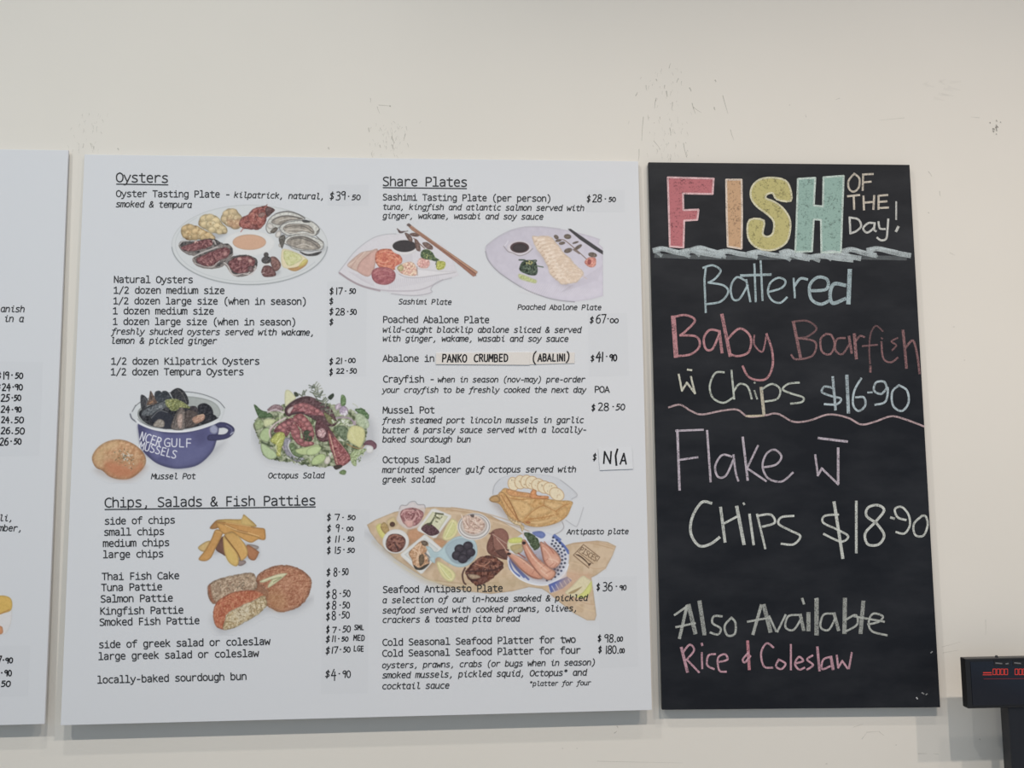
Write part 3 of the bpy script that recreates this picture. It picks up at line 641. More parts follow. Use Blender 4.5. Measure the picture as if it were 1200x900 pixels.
def paint_octopus(parent):
    c = Canvas(294, 447, 444, 560, 51)
    c.z(290, 445, 7.823)
    c.sh('60,400 130,720 400,790 700,800 1000,760 1180,640 1100,300 600,300', .25, 5)
    c.s('70,400 120,330 300,240 500,200 800,230 1050,330 1090,480 1050,620 980,720 800,790 620,800 420,760 250,735 140,680 110,560', (158, 166, 136), n=30, f=5, c2=(92, 102, 74), th=.54, r=.08, wob=2.2)
    c.spk('110,400 500,260 1040,380 1000,680 640,780 200,700', 110, 3.0, [(206, 210, 196), (176, 190, 146), (74, 84, 58), (112, 128, 84), (190, 172, 182), (148, 162, 112)], .8)
    c.s('60,240 75,232 130,280 200,300 230,340 130,350 100,340', (82, 108, 72), n=12, r=.2); c.s('180,280 240,230 300,235 330,270 260,290', (150, 122, 128), n=14); c.l('185,300 250,275 330,300', 1.6, (206, 190, 196), .8)
    c.s('345,110 380,95 420,130 445,170 390,215 345,240', (208, 208, 170), n=6, r=.12); c.s('425,118 450,115 470,145 440,155', (70, 78, 62), n=8)
    for t in ('500,150 515,100 525,140', '540,95 510,140', '590,80 610,45 625,100', '575,110 640,140', '640,70 650,140', '600,120 640,180', '470,130 500,150'): c.l(t, 1.4, (98, 106, 92), .85)
    c.s('55,405 110,360 150,385 150,430 75,465', (150, 165, 120), n=10, r=.2); c.s('155,365 255,365 230,405 160,430', (200, 206, 158), n=8, r=.15); c.l('60,410 75,465', 1.4, (90, 88, 80), .8)
    c.s('110,510 140,455 195,440 215,490 190,570 130,555', (168, 188, 138), n=8, r=.3, rw=1.5); c.s('120,600 150,585 260,665 265,715 200,730 140,680', (176, 196, 150), n=8, r=.3, rw=2); c.l('135,575 230,610', 2, (70, 84, 60), .8)
    c.l('210,525 205,460 260,400 350,350', 2.2, (206, 188, 188), .85); c.l('218,520 214,470 262,412', .9, (128, 92, 100), .8)
    # octopus
    c.s('340,290 360,240 440,180 540,150 640,180 760,260 800,330 820,400 760,430 640,380 520,320 420,320 380,340', (98, 68, 72), n=18, f=4, r=.25)
    c.s('240,470 300,400 400,350 430,380 390,480 350,520 280,490', (152, 80, 86), n=18, f=3, r=.2, c2=(120, 60, 68)); c.s('360,280 400,250 450,225 520,210 600,240 680,290 700,330 560,320 450,290 390,310', (178, 96, 102), n=18, f=3, c2=(150, 72, 80), r=.22)
    c.s('420,340 490,310 560,370 600,440 610,520 575,560 500,460 440,400', (176, 88, 88), n=18, f=3, c2=(150, 66, 70), r=.2); c.s('400,420 440,400 480,470 500,560 600,570 600,600 520,615 450,580 400,500', (168, 82, 86), n=18, f=3, r=.25)
    c.s('640,360 720,400 760,480 740,560 660,560 620,480', (104, 62, 68), n=14, f=3); c.s('520,470 580,470 590,560 520,550', (70, 80, 60), n=12)
    c.s('365,290 385,260 440,235 420,260 385,310', (206, 184, 182), n=8, r=.2); c.spk('380,350 480,330 600,450 600,580 480,580 400,450', 40, 1.3, [(206, 134, 130), (216, 160, 152), (112, 48, 56), (190, 108, 106)], .7); c.spk('430,240 640,260 700,320 560,310', 18, 1.3, [(206, 140, 138), (120, 58, 66)], .7)
    c.l('350,300 370,330 420,310 520,300', 1.6, (70, 46, 52), .8); c.l('355,280 380,235 450,190 560,165', 1.4, (70, 52, 58), .8); c.l('500,460 520,560', 1.4, (96, 48, 52), .7)
    c.lumps([(300, 440, 24), (340, 420, 26), (380, 400, 24), (330, 465, 22), (440, 370, 24), (480, 350, 24), (520, 370, 26), (550, 410, 26), (575, 450, 26), (590, 500, 24), (420, 440, 22), (440, 480, 24), (460, 520, 24), (490, 560, 24), (540, 585, 26), (580, 585, 20), (440, 250, 20), (490, 235, 22), (540, 245, 24), (590, 265, 24), (640, 290, 24)], (182, 98, 100), .26, .2)
    c.s('640,470 690,445 720,480 700,530 650,520', (196, 150, 152), n=14); c.spk('640,460 720,460 700,560', 10, 1.6, [(222, 196, 196), (130, 80, 88)])
    # greens at the bottom
    c.s('330,560 375,530 400,560 370,610 420,690 520,720 490,750 430,745 350,680', (148, 146, 158), n=10, r=.2); c.l('385,560 375,620 430,700 510,730', 1.6, (206, 206, 214), .8)
    c.s('385,590 430,585 450,650 520,690 480,715 410,680', (112, 132, 92), n=14, r=.2); c.s('210,560 260,490 320,480 345,520 310,640 300,700 265,690 270,610', (176, 180, 96), n=14, f=3, r=.2); c.l('300,540 260,620 300,690', 1.1, (220, 218, 160), .7)
    c.s('440,640 520,620 640,595 660,620 600,670 520,690 460,675', (180, 196, 140), n=8, r=.25, rw=1.5); c.s('585,740 640,700 700,680 720,720 680,770 590,780', (178, 198, 142), n=8, r=.3, rw=1.5)
    c.spk('300,700 560,720 640,790 420,770', 30, 1.8, [(210, 214, 208), (104, 118, 84), (70, 84, 60)], .8)
    c.z(360, 445, 7.826)
    # rosemary
    for k in range(46):
        rnd = random.Random(k*7+3); t = rnd.random(); x, y = 60+t*150, 60+t*260; an = rnd.uniform(-.9, .9)-(.6 if k % 2 else -2.6)
        L = rnd.uniform(28, 58); c.l([(x, y), (x+L*math.cos(an), y+L*math.sin(an)*.8-14)], 1.1, rnd.choice([(98, 106, 92), (128, 136, 116), (74, 84, 72), (150, 156, 138)]), .85, False)
    c.s('190,160 235,125 245,150 215,185', (58, 68, 54), n=8); c.s('310,150 335,140 355,175 350,230 310,240', (104, 132, 86), n=12, r=.15); c.s('300,260 340,240 375,280 360,330 300,310', (176, 158, 182), n=16, f=2.5)
    c.s('255,240 300,215 310,250 270,280', (190, 172, 190), n=14); c.spk('290,290 370,290 370,330 290,330', 12, 2, [(222, 220, 224), (200, 186, 204)]); c.l('270,350 340,345 400,360 440,410', 2.2, (170, 148, 166), .85); c.l('420,220 460,250 440,300', 1.4, (186, 192, 178), .8)
    c.s('440,280 480,262 520,270 565,320 555,365 500,330', (96, 124, 84), n=18, f=2.5, wob=1); c.s('440,330 490,310 550,360 570,420 540,450 480,430', (178, 194, 160), n=10, r=.15, a=.85); c.s('150,300 210,330 250,380 200,400', (130, 130, 90), n=14)
    c.spk('210,380 370,370 370,420 240,430', 18, 2.3, [(214, 220, 206), (186, 200, 164), (130, 146, 104)]); c.s('240,440 330,420 380,470 350,560 280,500', (110, 126, 98), n=20, f=3)
    c.s('365,520 390,440 440,420 515,445 530,520 490,620 440,600 390,570', (204, 202, 144), n=8, f=3, r=.12); c.l('365,590 430,620 490,632 525,600', 1.6, (160, 130, 88), .8); c.l('400,480 440,560', .8, (222, 220, 180), .6)
    c.s('190,470 230,480 280,560 390,690 395,740 330,790 270,790 240,700 205,600', (172, 86, 86), n=16, f=3, c2=(144, 62, 66), r=.22); c.l('205,500 240,640 275,770', 1.3, (206, 176, 150), .8); c.l('230,500 330,620 380,700', 1.2, (206, 130, 124), .6); c.s('245,790 310,780 320,800 270,825 245,810', (72, 62, 56), n=6)
    c.l('110,330 200,450 240,520', 2.6, (96, 64, 68), .8); c.spk('220,560 360,690 330,770 260,760', 18, 1.3, [(212, 150, 140), (120, 46, 52)], .7)
    c.s('515,600 540,562 590,555 635,590 630,630 590,640 560,600', (122, 78, 92), n=8, r=.25); c.s('540,610 570,600 605,620 600,665 560,675 540,650', (214, 214, 214), n=5, r=.12)
    c.s('400,670 520,630 540,650 460,720 450,790 410,770', (160, 176, 130), n=18, f=2.5, r=.1); c.s('160,720 200,700 215,740 190,775 160,765', (212, 206, 194), n=8); c.s('0,640 60,610 130,620 90,680 0,690', (184, 202, 146), n=8, r=.2, rw=1.5)
    c.s('40,740 90,690 150,680 170,720 120,770 50,780', (176, 196, 138), n=8, r=.25, rw=1.5); c.s('295,845 330,825 358,840 345,870 305,865', (116, 140, 92), n=12); c.spk('380,640 540,640 480,760 400,770', 20, 1.7, [(196, 204, 176), (96, 112, 76)], .8)
    return c.build('printed_food_picture', MAIN, 1.3e-4, parent, 'printed picture of an octopus salad with lemon and greens')

def paint_chips(parent):
    c = Canvas(228, 600, 316, 668, 61)
    c.z(225, 595, 12)
    c.sh('300,660 450,640 640,800 760,790 760,740 940,700 920,540 700,480 400,520', .4, 3)
    def chip(t, q, **k): c.s(t, q, n=7, f=4, r=.22, rw=2.2, **k)
    chip('250,290 300,215 360,170 460,175 460,230 340,295', (170, 122, 72)); chip('340,185 470,160 690,160 715,110 735,97 800,150 885,225 895,268 700,262 450,215', (198, 160, 92))
    c.s('690,180 740,110 830,200 870,250 720,240', (204, 172, 104), n=6, r=.1)
    chip('330,570 440,400 480,660 420,650', (118, 80, 66)); chip('780,520 860,520 935,545 925,580 850,590', (160, 150, 146)); chip('770,520 930,610 935,650 880,740 790,700', (176, 118, 80))
    chip('650,740 740,740 758,775 700,815 650,810', (150, 132, 128))
    chip('85,570 110,530 210,470 270,480 200,610 130,610', (204, 172, 112)); chip('95,710 180,600 270,440 330,310 430,330 420,400 330,580 270,700 200,748 120,745', (198, 146, 82), g=(.02, .03)); c.l('335,330 410,345', 1.6, (214, 172, 108), .5)
    chip('335,230 450,200 900,275 1010,290 1032,340 1025,450 900,430 640,330 480,250', (198, 144, 80)); chip('340,215 480,240 650,330 940,410 900,460 810,490 640,400 560,345 440,370', (204, 152, 84)); c.l('470,245 600,305 780,350 940,400', 1.1, (226, 182, 118), .9); c.l('480,210 640,235 820,265', 1, (222, 178, 112), .8)
    c.l('640,310 780,345', .9, (130, 82, 44), .7)
    chip('455,390 540,345 610,360 730,490 782,590 775,680 700,745 665,700 560,540', (208, 162, 92), g=(.02, .02)); chip('435,460 450,405 560,530 640,640 660,760 620,825 520,770 455,630', (212, 172, 98)); c.l('455,395 560,530 650,650 675,740', 1.3, (132, 88, 44), .8); c.s('480,600 540,590 600,700 610,780 540,760', (208, 184, 100), n=5, r=0, soft=4, a=.6)
    c.l('640,400 720,520 760,620', 2, (216, 178, 106), .5)
    return c.build('printed_food_picture', MAIN, 1.3e-4, parent, 'printed picture of a pile of potato chips')

def paint_patties(parent):
    c = Canvas(240, 658, 368, 744, 71)
    c.z(235, 655, 8.889)
    c.sh('120,600 160,740 280,770 680,560 860,580 1040,540 1160,400 700,480 300,600', .38, 6)
    c.s('520,290 620,230 720,330 720,480 640,470 560,350', (150, 104, 78), n=10, r=.1)
    c.s('75,310 110,245 250,190 480,145 540,148 580,190 585,300 500,340 300,380 160,470 90,420', (182, 158, 132), n=16, f=3, c2=(160, 134, 110), r=.22, rw=3, wob=.6)
    c.s('75,310 100,270 110,330 130,420 170,460 110,440', (168, 106, 78), n=10, r=.2, soft=1.5); c.spk('130,280 500,170 560,280 300,360 170,420', 70, 1.3, [(112, 96, 78), (88, 80, 66), (206, 184, 158), (192, 160, 132), (140, 104, 82)], .7)
    c.s('580,200 640,130 740,80 850,62 960,75 1080,130 1150,210 1155,280 1120,390 1050,480 960,530 840,555 740,520 680,450 690,340 600,260', (182, 128, 98), n=13, f=3, c2=(166, 108, 80), th=.54, r=.24, rw=3.5, g=(.02, .0), wob=.7)
    c.s('690,360 800,320 900,420 860,530 760,520 690,460', (180, 136, 92), n=10, r=0, soft=5, a=.5); c.spk('620,220 760,90 980,90 1130,230 1100,400 960,510 780,510 700,380', 120, 1.1, [(204, 154, 122), (150, 94, 70), (212, 170, 136)], .5)
    c.s('615,240 650,215 800,160 898,150 880,175 800,240 710,300 705,270 740,215 660,245', (206, 204, 162), n=8, f=2, r=.15); c.l('740,215 840,190 760,240', 1, (128, 132, 92), .8); c.l('650,230 780,180 880,158', .8, (226, 224, 190), .8)
    c.s('130,580 150,480 200,420 330,350 480,325 600,335 680,390 690,440 600,440 470,500 320,570 280,640 265,738 160,700', (190, 120, 88), n=12, f=3.5, c2=(178, 98, 70), r=.2, rw=2, wob=.5)
    c.s('240,740 250,640 290,560 420,490 560,425 660,380 690,440 680,500 600,580 480,650 360,715', (202, 186, 152), n=15, f=2.6, c2=(176, 154, 114), r=.22, rw=2, wob=.6)
    c.s('380,540 480,480 540,500 500,590 400,620', (206, 196, 172), n=10, r=0, soft=4, a=.6); c.spk('260,660 420,510 660,410 660,510 480,640 280,720', 90, 1.4, [(214, 200, 168), (150, 126, 88), (222, 212, 186), (130, 106, 72), (190, 168, 126)], .7)
    for t in ('570,450 590,560', '620,430 640,530', '520,480 540,600', '640,400 675,470'): c.l(t, 1, (132, 108, 74), .6)
    c.spk('150,560 220,430 480,340 600,350 420,470 260,560 230,700', 60, 1.2, [(204, 134, 98), (150, 70, 48), (212, 160, 112)], .6)
    return c.build('printed_food_picture', MAIN, 1.3e-4, parent, 'printed picture of crumbed fish patties cut open')

def paint_antipasto(parent):
    c = Canvas(427, 553, 724, 732, 81)
    # glass fish plate with crackers and pita
    c.z(565, 550, 9.6)
    c.s('120,280 140,170 250,80 500,50 760,70 920,140 1070,290 1010,340 960,450 900,580 700,640 450,640 200,450', (198, 202, 208), n=3, r=.05)
    c.l('118,280 140,180 200,110', .7, (150, 154, 160), .7); c.l('880,120 1010,220 1070,290 1010,335', .8, (156, 158, 164), .7); c.l('940,570 1030,630 1075,625 1140,430', .8, (160, 162, 168), .8); c.l('900,590 918,650 880,700 800,740', 1, (150, 146, 150), .8)
    # timber fish board
    c.z(425, 580, 8.182)
    c.sh('50,330 200,560 560,800 900,900 1200,950 1700,900 2200,1200 2100,1000 1500,800', .22, 6)
    wood = (204, 180, 150)
    fish = xy('430,615 440,609 462,600 484,596 508,594 535,595 560,599 575,604 596,615 612,625 640,640 660,640 672,636 700,633.5 712,635 722,640 718,651 710,666 699,674 693,677 695,690 699,721 697,727 688,727 673,719 656,706 643,695 635,690 620,688 600,693 575,696 548,693 520,686 500,679 484,669 462,654 443,636 434,624')
    c.z(0, 0, 1).s(fish, wood, n=5, f=8, c2=(196, 170, 138), r=.14, rw=1.6, sm=False)
    c.z(425, 580, 8.182)
    c.s('110,450 300,600 500,735 640,815 900,860 1200,860 1500,800 1700,820 1300,900 900,905 600,830 350,660', (184, 166, 132), n=6, r=0, soft=5, a=.6)
    for t, q in (('800,140 1100,185 1400,275 1600,350', (176, 142, 110)), ('760,160 1100,210 1500,330', (214, 190, 160)), ('850,120 1150,170 1420,250', (186, 154, 122)), ('300,640 600,810 1000,880', (206, 196, 166)), ('900,780 1200,800 1500,760', (196, 172, 136)), ('700,820 1000,850 1300,840', (176, 154, 120)), ('950,760 1150,720', (190, 166, 130))): c.l(t, 1.4, q, .6)
    # left: garnish
    c.s('130,300 180,280 230,400 190,420 150,370', (206, 200, 116), n=8, r=.1, soft=1.2); c.s('170,310 200,262 240,290 255,360 220,380', (176, 148, 96), n=10, r=.15); c.s('230,250 300,210 330,280 290,310 250,300', (206, 186, 134), n=6, a=.7, soft=1.5)
    c.e(285, 282, 26, 24, (96, 66, 54), n=8)
    c.s('440,340 560,330 600,380 440,480', (192, 138, 102), n=8, a=.8, soft=2); c.s('690,420 800,440 760,500 700,490', (190, 138, 100), n=8, a=.8, soft=2)
    # glass bowl with pink prawns
    c.s('340,180 360,110 420,95 480,65 530,90 590,95 600,150 570,230 560,290 430,330 330,250', (206, 196, 196), n=4, r=.06, a=.75); c.l('352,135 370,100 420,100 450,70 500,62 530,92 590,95 600,130', .7, (128, 128, 134), .8)
    c.s('360,180 390,140 480,122 560,150 585,190 540,270 480,300 400,280 370,230', (182, 116, 116), n=18, f=3, c2=(160, 92, 94), r=.15); c.s('395,250 480,240 480,300 430,310', (214, 160, 150), n=8)
    for t in ('370,190 400,150 440,150', '400,210 440,260 500,230 510,180', '450,150 520,150 550,200', '440,170 480,190'): c.l(t, 1.3, (216, 168, 162), .8)
    c.l('460,190 490,180 480,220', 1.4, (112, 56, 58), .7); c.l('480,130 510,150', 1.4, (96, 60, 60), .7); c.l('370,210 400,250', 1.2, (128, 66, 68), .6)
    # white bowl left
    c.sh('200,500 300,580 440,500 460,420', .4, 3, (130, 110, 90)); c.e(318, 445, 126, 116, (214, 214, 212), -.15, n=2, r=.06); c.e(316, 460, 98, 88, (190, 186, 182), -.2, n=3)
    c.s('225,490 250,390 330,375 400,410 408,470 360,540 280,545', (132, 84, 72), n=20, f=3, c2=(108, 62, 54), r=.2)
    for t in ('250,420 300,385 370,400', '260,500 310,470 360,500', '300,430 350,450 390,440'): c.l(t, 1.8, (166, 112, 92), .8)
    c.l('310,470 340,520', 2, (66, 44, 42), .7)
    # square white dish: olives and white cheese
    c.sh('540,340 690,420 760,390 840,220', .35, 3, (130, 100, 80)); c.s('522,325 660,135 690,130 850,195 848,215 705,410 680,415 530,345', (216, 216, 212), n=2, r=.06, sm=False)
    c.s('560,310 670,160 820,205 700,385 650,380', (206, 206, 174), n=6, r=.08, sm=False); c.s('562,320 600,280 650,275 730,345 720,375 650,392 580,350', (92, 60, 66), n=14, f=2.5, r=.1)
    for t in ('640,290 680,230 700,190', '700,210 740,230', '700,175 770,185', '620,280 660,270'): c.l(t, 2, (82, 84, 60), .85)
    c.spk('660,180 800,210 740,290 690,250', 16, 1.6, [(222, 222, 198), (180, 180, 140), (96, 96, 66)], .7)
    # lemon
    def lemon(t, fl, ln): c.s(t, (216, 208, 152), n=4, r=.14); c.s(fl, (204, 204, 140), n=6, f=2.5, r=.05); c.l(ln, .9, (232, 228, 190), .7)
    lemon('765,410 790,320 850,230 900,250 920,300 905,370 860,420 800,437', '785,400 810,320 855,260 890,290 885,350 840,405', '790,410 830,330 870,250')
    # square white dish: mussels
    c.sh('380,600 570,750 720,640 740,520', .35, 3, (130, 100, 80)); c.s('362,568 590,380 610,385 770,520 755,545 575,752 555,757 370,590', (214, 216, 214), n=2, r=.06, sm=False); c.s('400,572 595,415 725,520 565,710', (204, 208, 206), n=3, r=.08, sm=False)
    c.s('440,560 490,500 560,440 620,450 630,500 610,560 645,650 560,715 490,690 470,620', (204, 166, 132), n=18, f=3, c2=(184, 140, 104), r=.15); c.s('490,670 540,700 600,670 640,660 580,715 510,715', (84, 78, 70), n=10); c.s('560,450 600,440 630,470 590,490', (120, 104, 88), n=14)
    for t in ('480,520 530,560 520,650', '560,470 540,540 580,600', '500,500 540,480'): c.l(t, 1.4, (226, 196, 164), .8)
    c.s('540,590 580,570 590,640 550,680', (116, 96, 74), n=12); c.l('600,560 640,600 630,640', 1.8, (110, 108, 110), .8)
    # blue spoon bowl with olives
    c.s('605,495 650,500 690,545 740,530 820,450 900,400 1000,395 1075,440 1100,520 1085,600 1000,680 900,690 800,640 740,600 700,610 690,655 640,620 650,580', (176, 200, 206), n=3, r=.12, rw=2)
    c.s('790,520 860,440 960,415 1060,460 1080,540 1040,620 960,660 860,640', (160, 180, 190), n=3, r=.08, soft=1); c.s('640,520 690,560 740,560 690,600 650,590', (168, 192, 198), n=2, r=0)
    c.sh('860,600 920,660 1040,640 1060,560', .4, 3, (90, 100, 112))
    for x, y, r_ in ((930, 520, 50), (1010, 490, 48), (905, 580, 50), (985, 575, 56), (1035, 550, 46), (960, 610, 50)): c.e(x, y, r_, r_*.92, (66, 60, 70), n=6, r=.3, rw=2.5); c.e(x-10, y-12, 14, 10, (112, 106, 116), n=4, soft=1.5, a=.6)
    lemon('710,660 740,640 850,710 892,770 860,830 800,820 745,760', '735,670 780,690 850,750 850,800 800,790', '725,660 800,760 850,810')
    # round dish with squid
    c.z(520, 585, 8.182)
    c.e(290, 262, 160, 130, (214, 212, 210), -.1, n=2, r=.04); t = np.linspace(0, 2*np.pi, 40)
    c.l(np.stack([290+148*np.cos(t), 260+118*np.sin(t)], 1), .8, (120, 112, 112), .8, False); c.e(288, 255, 128, 100, (202, 190, 182), n=4)
    c.s('180,170 260,150 350,180 395,240 370,300 290,335 210,310 190,260', (206, 180, 162), n=14, f=2.5, c2=(190, 158, 142), r=.1)
    for t in ('170,150 200,220 230,270', '230,170 240,230 280,280 350,300', '300,190 320,250 370,260', '250,160 330,170 380,220', '200,290 280,310 340,320', '270,200 340,240'): c.l(t, 1.3, (226, 206, 192), .85)
    for t in ('240,180 250,250 300,290', '300,240 350,270', '350,190 330,210', '215,220 240,260'): c.l(t, .9, (150, 106, 96), .7)
    c.s('255,150 290,148 285,175 260,165', (112, 96, 92), n=8)
    # smoked salmon / leaf shapes
    c.s('450,330 490,290 560,280 610,320 625,390 610,470 520,500 460,440', (146, 96, 82), n=8, f=4, r=.15); c.s('412,450 440,370 470,350 490,480 560,500 620,540 600,580 520,560 430,520', (124, 78, 66), n=10, r=.2); c.s('500,500 620,480 640,560 600,580', (104, 66, 58), n=8); c.l('470,335 600,425', .9, (190, 160, 146), .8); c.l('440,330 480,320', 1.6, (110, 70, 60))
    # crab
    c.s('210,690 290,600 380,545 470,545 560,600 572,660 500,730 430,790 330,830 270,800 220,740', (128, 78, 62), n=26, f=4, c2=(92, 54, 46), th=.52, r=.2, wob=.8)
    c.spk('290,620 450,560 540,620 480,700 320,700', 40, 1.8, [(172, 118, 94), (196, 144, 116), (88, 48, 40), (150, 92, 72)], .75)
    for t in ('205,660 180,720 190,790 210,815', '225,720 260,770 320,780', '215,690 330,690 480,680 560,640'): c.l(t, 2, (74, 46, 42), .85)
    c.s('230,720 320,725 350,750 270,765', (176, 150, 124), n=10); c.s('330,770 400,740 420,780 340,820', (118, 72, 60), n=12, rc=(88, 48, 42), rw=1.4)
    c.l('300,620 380,640 440,600', 1.4, (190, 134, 108), .8)
    # blue patterned prawn bowl
    c.z(590, 615, 7.5)
    c.s('35,300 60,200 120,110 200,65 300,50 420,80 520,160 575,240 570,360 555,450 600,480 520,560 410,598 395,530 280,530 150,480 70,400', (206, 210, 220), n=3, r=.06)
    for t in ('50,320 80,400 140,450', '60,300 110,380 180,460', '80,330 140,400 220,480', '48,350 60,390', '280,75 330,70 340,90', '440,100 520,170 568,230', '470,130 540,200 570,250', '450,90 500,130'): c.l(t, 2.3, (88, 108, 176), .9)
    c.l('38,300 62,390 150,478 280,525 400,522 520,450 570,350', 1.6, (222, 226, 234), .9); c.sh('120,260 250,430 420,470 500,380 520,260 420,180 250,200', .45, 6, (120, 110, 130))
    c.s('250,70 330,55 370,90 330,120', (110, 126, 184), n=8, r=.1)
    rnd = random.Random(5)
    for k in range(40):
        a_ = -1.0+k*.058; rr = 1-.13*(k % 3)
        c.e(330+215*rr*math.cos(a_*1.05), 290+205*rr*math.sin(a_*1.05), 10, 9, rnd.choice([(52, 62, 92), (60, 70, 112), (44, 50, 70)]), n=3, a=.85)
    c.s('395,525 560,455 602,490 520,560 415,598', (92, 108, 178), n=6, r=.1, sm=False)
    for k in range(5): c.l([(425+k*36, 540-k*16), (450+k*34, 585-k*20)], 1.0, (200, 206, 222), .85, False)
    c.s('35,200 45,130 110,110 165,115 175,180 90,230', (214, 206, 168), n=5, r=.12); c.s('45,130 100,112 160,118 160,155 60,160', (202, 206, 110), n=6, r=.1); c.s('60,190 160,170 170,230 110,260', (170, 148, 92), n=6, a=.7)
    c.s('180,75 230,70 300,120 320,190 270,220 220,150', (78, 92, 66), n=20, f=2.5, r=.1, wob=.8)
    pr = dict(n=9, f=3, r=.30, rw=2.2)
    c.sh('50,300 200,460 400,490 500,360 400,300', .5, 4, (110, 80, 76))
    c.s('10,215 70,250 160,290 260,370 330,440 340,475 260,470 170,410 90,320 30,260', (206, 142, 116), **pr); c.s('60,255 160,300 270,390 300,430 200,390 110,320', (216, 160, 134), n=6, r=0, soft=3, a=.6)
    c.s('340,260 320,150 390,180 460,230 505,300 490,350 440,385 380,370 350,310', (208, 148, 124), **pr); c.s('380,290 440,270 490,310 460,360 400,350', (220, 172, 148), n=6, r=0, soft=3, a=.7)
    c.s('160,150 190,130 230,190 300,290 400,370 455,410 450,455 400,488 340,460 280,400 220,320 180,230', (210, 148, 122), **pr); c.s('290,310 380,380 430,430 370,460 310,400', (222, 174, 146), n=6, r=0, soft=3, a=.7)
    for t in ('250,270 290,260', '290,330 330,310', '330,380 370,350', '370,430 420,400', '350,330 390,300', '400,370 440,340', '440,380 470,340', '180,340 220,320', '250,430 280,390'): c.l(t, .8, (176, 104, 84), .7)
    for t in ('60,250 150,300 260,385', '200,190 280,310 380,400', '350,200 400,260 430,330', '400,300 450,310 480,330', '330,400 390,450', '230,240 260,290'): c.l(t, 1.5, (234, 196, 172), .55)
    for t in ('40,270 120,360 220,440 300,470', '190,240 250,350 320,440', '330,200 350,300 390,365'): c.l(t, 1.4, (150, 84, 66), .55)
    c.l('190,150 260,260 330,340', 1, (186, 112, 90), .6); c.e(180, 160, 16, 14, (64, 46, 44), n=4); c.e(48, 255, 18, 11, (66, 48, 46), n=4); c.l('360,150 420,220 440,250', 1.4, (176, 104, 82), .8); c.l('130,250 190,290', 1.6, (150, 74, 58), .8)
    for t in ('-60,120 0,190 20,220', '170,60 180,130', '20,225 60,245'): c.l(t, .9, (214, 180, 160), .8)
    # branded tail of the board and lemon on it
    for t, q in (('600,170 760,160 960,210', (178, 144, 110)), ('650,160 800,150 980,195', (186, 152, 120)), ('590,330 760,370 900,390', (216, 188, 156)), ('560,420 680,440 800,440', (190, 158, 124)), ('640,300 780,380 880,380', (184, 152, 120)), ('640,700 720,740 800,760', (214, 190, 150)), ('600,640 720,690 800,700', (184, 150, 118))): c.l(t, 1.1, q, .55)
    c.s('560,420 680,430 760,450 700,640 480,600 430,610', (204, 160, 132), n=6, r=0, soft=4, a=.6)
    c.z(665, 630, 20)
    c.l('500,712 140,410 375,162 758,460 690,550', .9, (112, 84, 62), .9, False); c.l('235,325 600,610', .8, (112, 84, 62), .85, False)
    c.txt('PISCES', 268, 312, 660, 560, .75, (96, 70, 50), 1.3); c.s('190,395 250,395 340,450 430,530 490,600 560,600 500,670 480,620 400,540 300,460', (78, 56, 42), n=6, r=0)
    c.z(590, 615, 7.5)
    c.s('540,600 600,540 690,450 740,470 775,500 770,560 700,610 640,640', (214, 204, 166), n=5, r=.1); c.s('640,635 700,590 760,510 778,500 770,580 720,640', (206, 208, 120), n=5, r=.1); c.s('570,600 650,560 690,545 620,600', (176, 146, 96), n=6, a=.8)
    # pita and crackers (over the bowl rim)
    c.z(565, 550, 9.6)
    c.sh('100,330 250,560 460,670 700,670 900,600 800,500', .35, 4, (140, 120, 110))
    for k, (x, y, ro) in enumerate(((350, 165, -.2), (430, 145, -.1), (500, 140, 0), (560, 150, .1), (630, 175, .2), (700, 200, .3), (770, 220, .45), (840, 280, .6))):
        c.e(x, y, 62+k*4, 80-k*1.5, (222, 208, 176), ro, n=6, f=3, rc=(176, 132, 86), rw=1.2)
        c.spk(xy(f'{x-40},{y-50} {x+40},{y-50} {x+40},{y+40} {x-40},{y+40}'), 5, 1.1, [(150, 118, 84), (120, 96, 72), (190, 160, 122)], .7)
    c.s('80,340 110,300 180,280 240,215 300,220 420,270 520,300 640,320 740,330 860,350 960,350 1020,370 1000,430 960,520 880,585 760,630 620,650 500,630 440,590 300,540 200,400 130,370', (208, 168, 112), n=12, f=4, c2=(198, 152, 94), r=.16, rw=2)
    for t, q in (('320,350 480,360 560,450 460,540 390,480', (216, 178, 122)), ('560,450 680,420 780,470 640,530 540,530', (214, 174, 116)), ('700,360 820,370 900,400 820,450 720,410', (218, 182, 128)), ('840,480 940,420 960,480 880,540', (206, 164, 106)), ('520,590 700,570 840,540 720,610 600,625', (214, 176, 122))): c.s(t, q, n=9, f=3, r=.18, rw=2.5, soft=1.6, a=.75)
    c.s('185,280 230,255 300,330 420,570 460,600 330,560 240,420', (204, 158, 102), n=10, f=3, r=.25, rw=1.6); c.l('215,290 300,430 420,590', 1, (160, 104, 60), .8); c.l('270,300 330,400 400,560', 1.1, (150, 96, 54), .8)
    c.s('280,220 420,250 540,270 560,320 420,310 300,290', (206, 150, 98), n=10, r=.2); c.s('540,270 570,225 610,240 620,290 740,300 740,330 640,335 540,320', (210, 142, 92), n=10, r=.2)
    for t in ('300,320 420,340 560,330 740,335', '480,560 560,480 680,410 760,440 840,480', '700,340 690,400', '830,470 900,420 990,380', '520,560 700,540 860,500', '450,600 560,560'): c.l(t, 1, (170, 116, 64), .75)
    c.l('500,590 620,600 780,560', 1.4, (222, 186, 132), .6); c.spk('330,360 680,360 940,400 800,560 520,600 400,480', 50, 1.0, [(164, 118, 70), (222, 190, 140), (184, 136, 84)], .6)
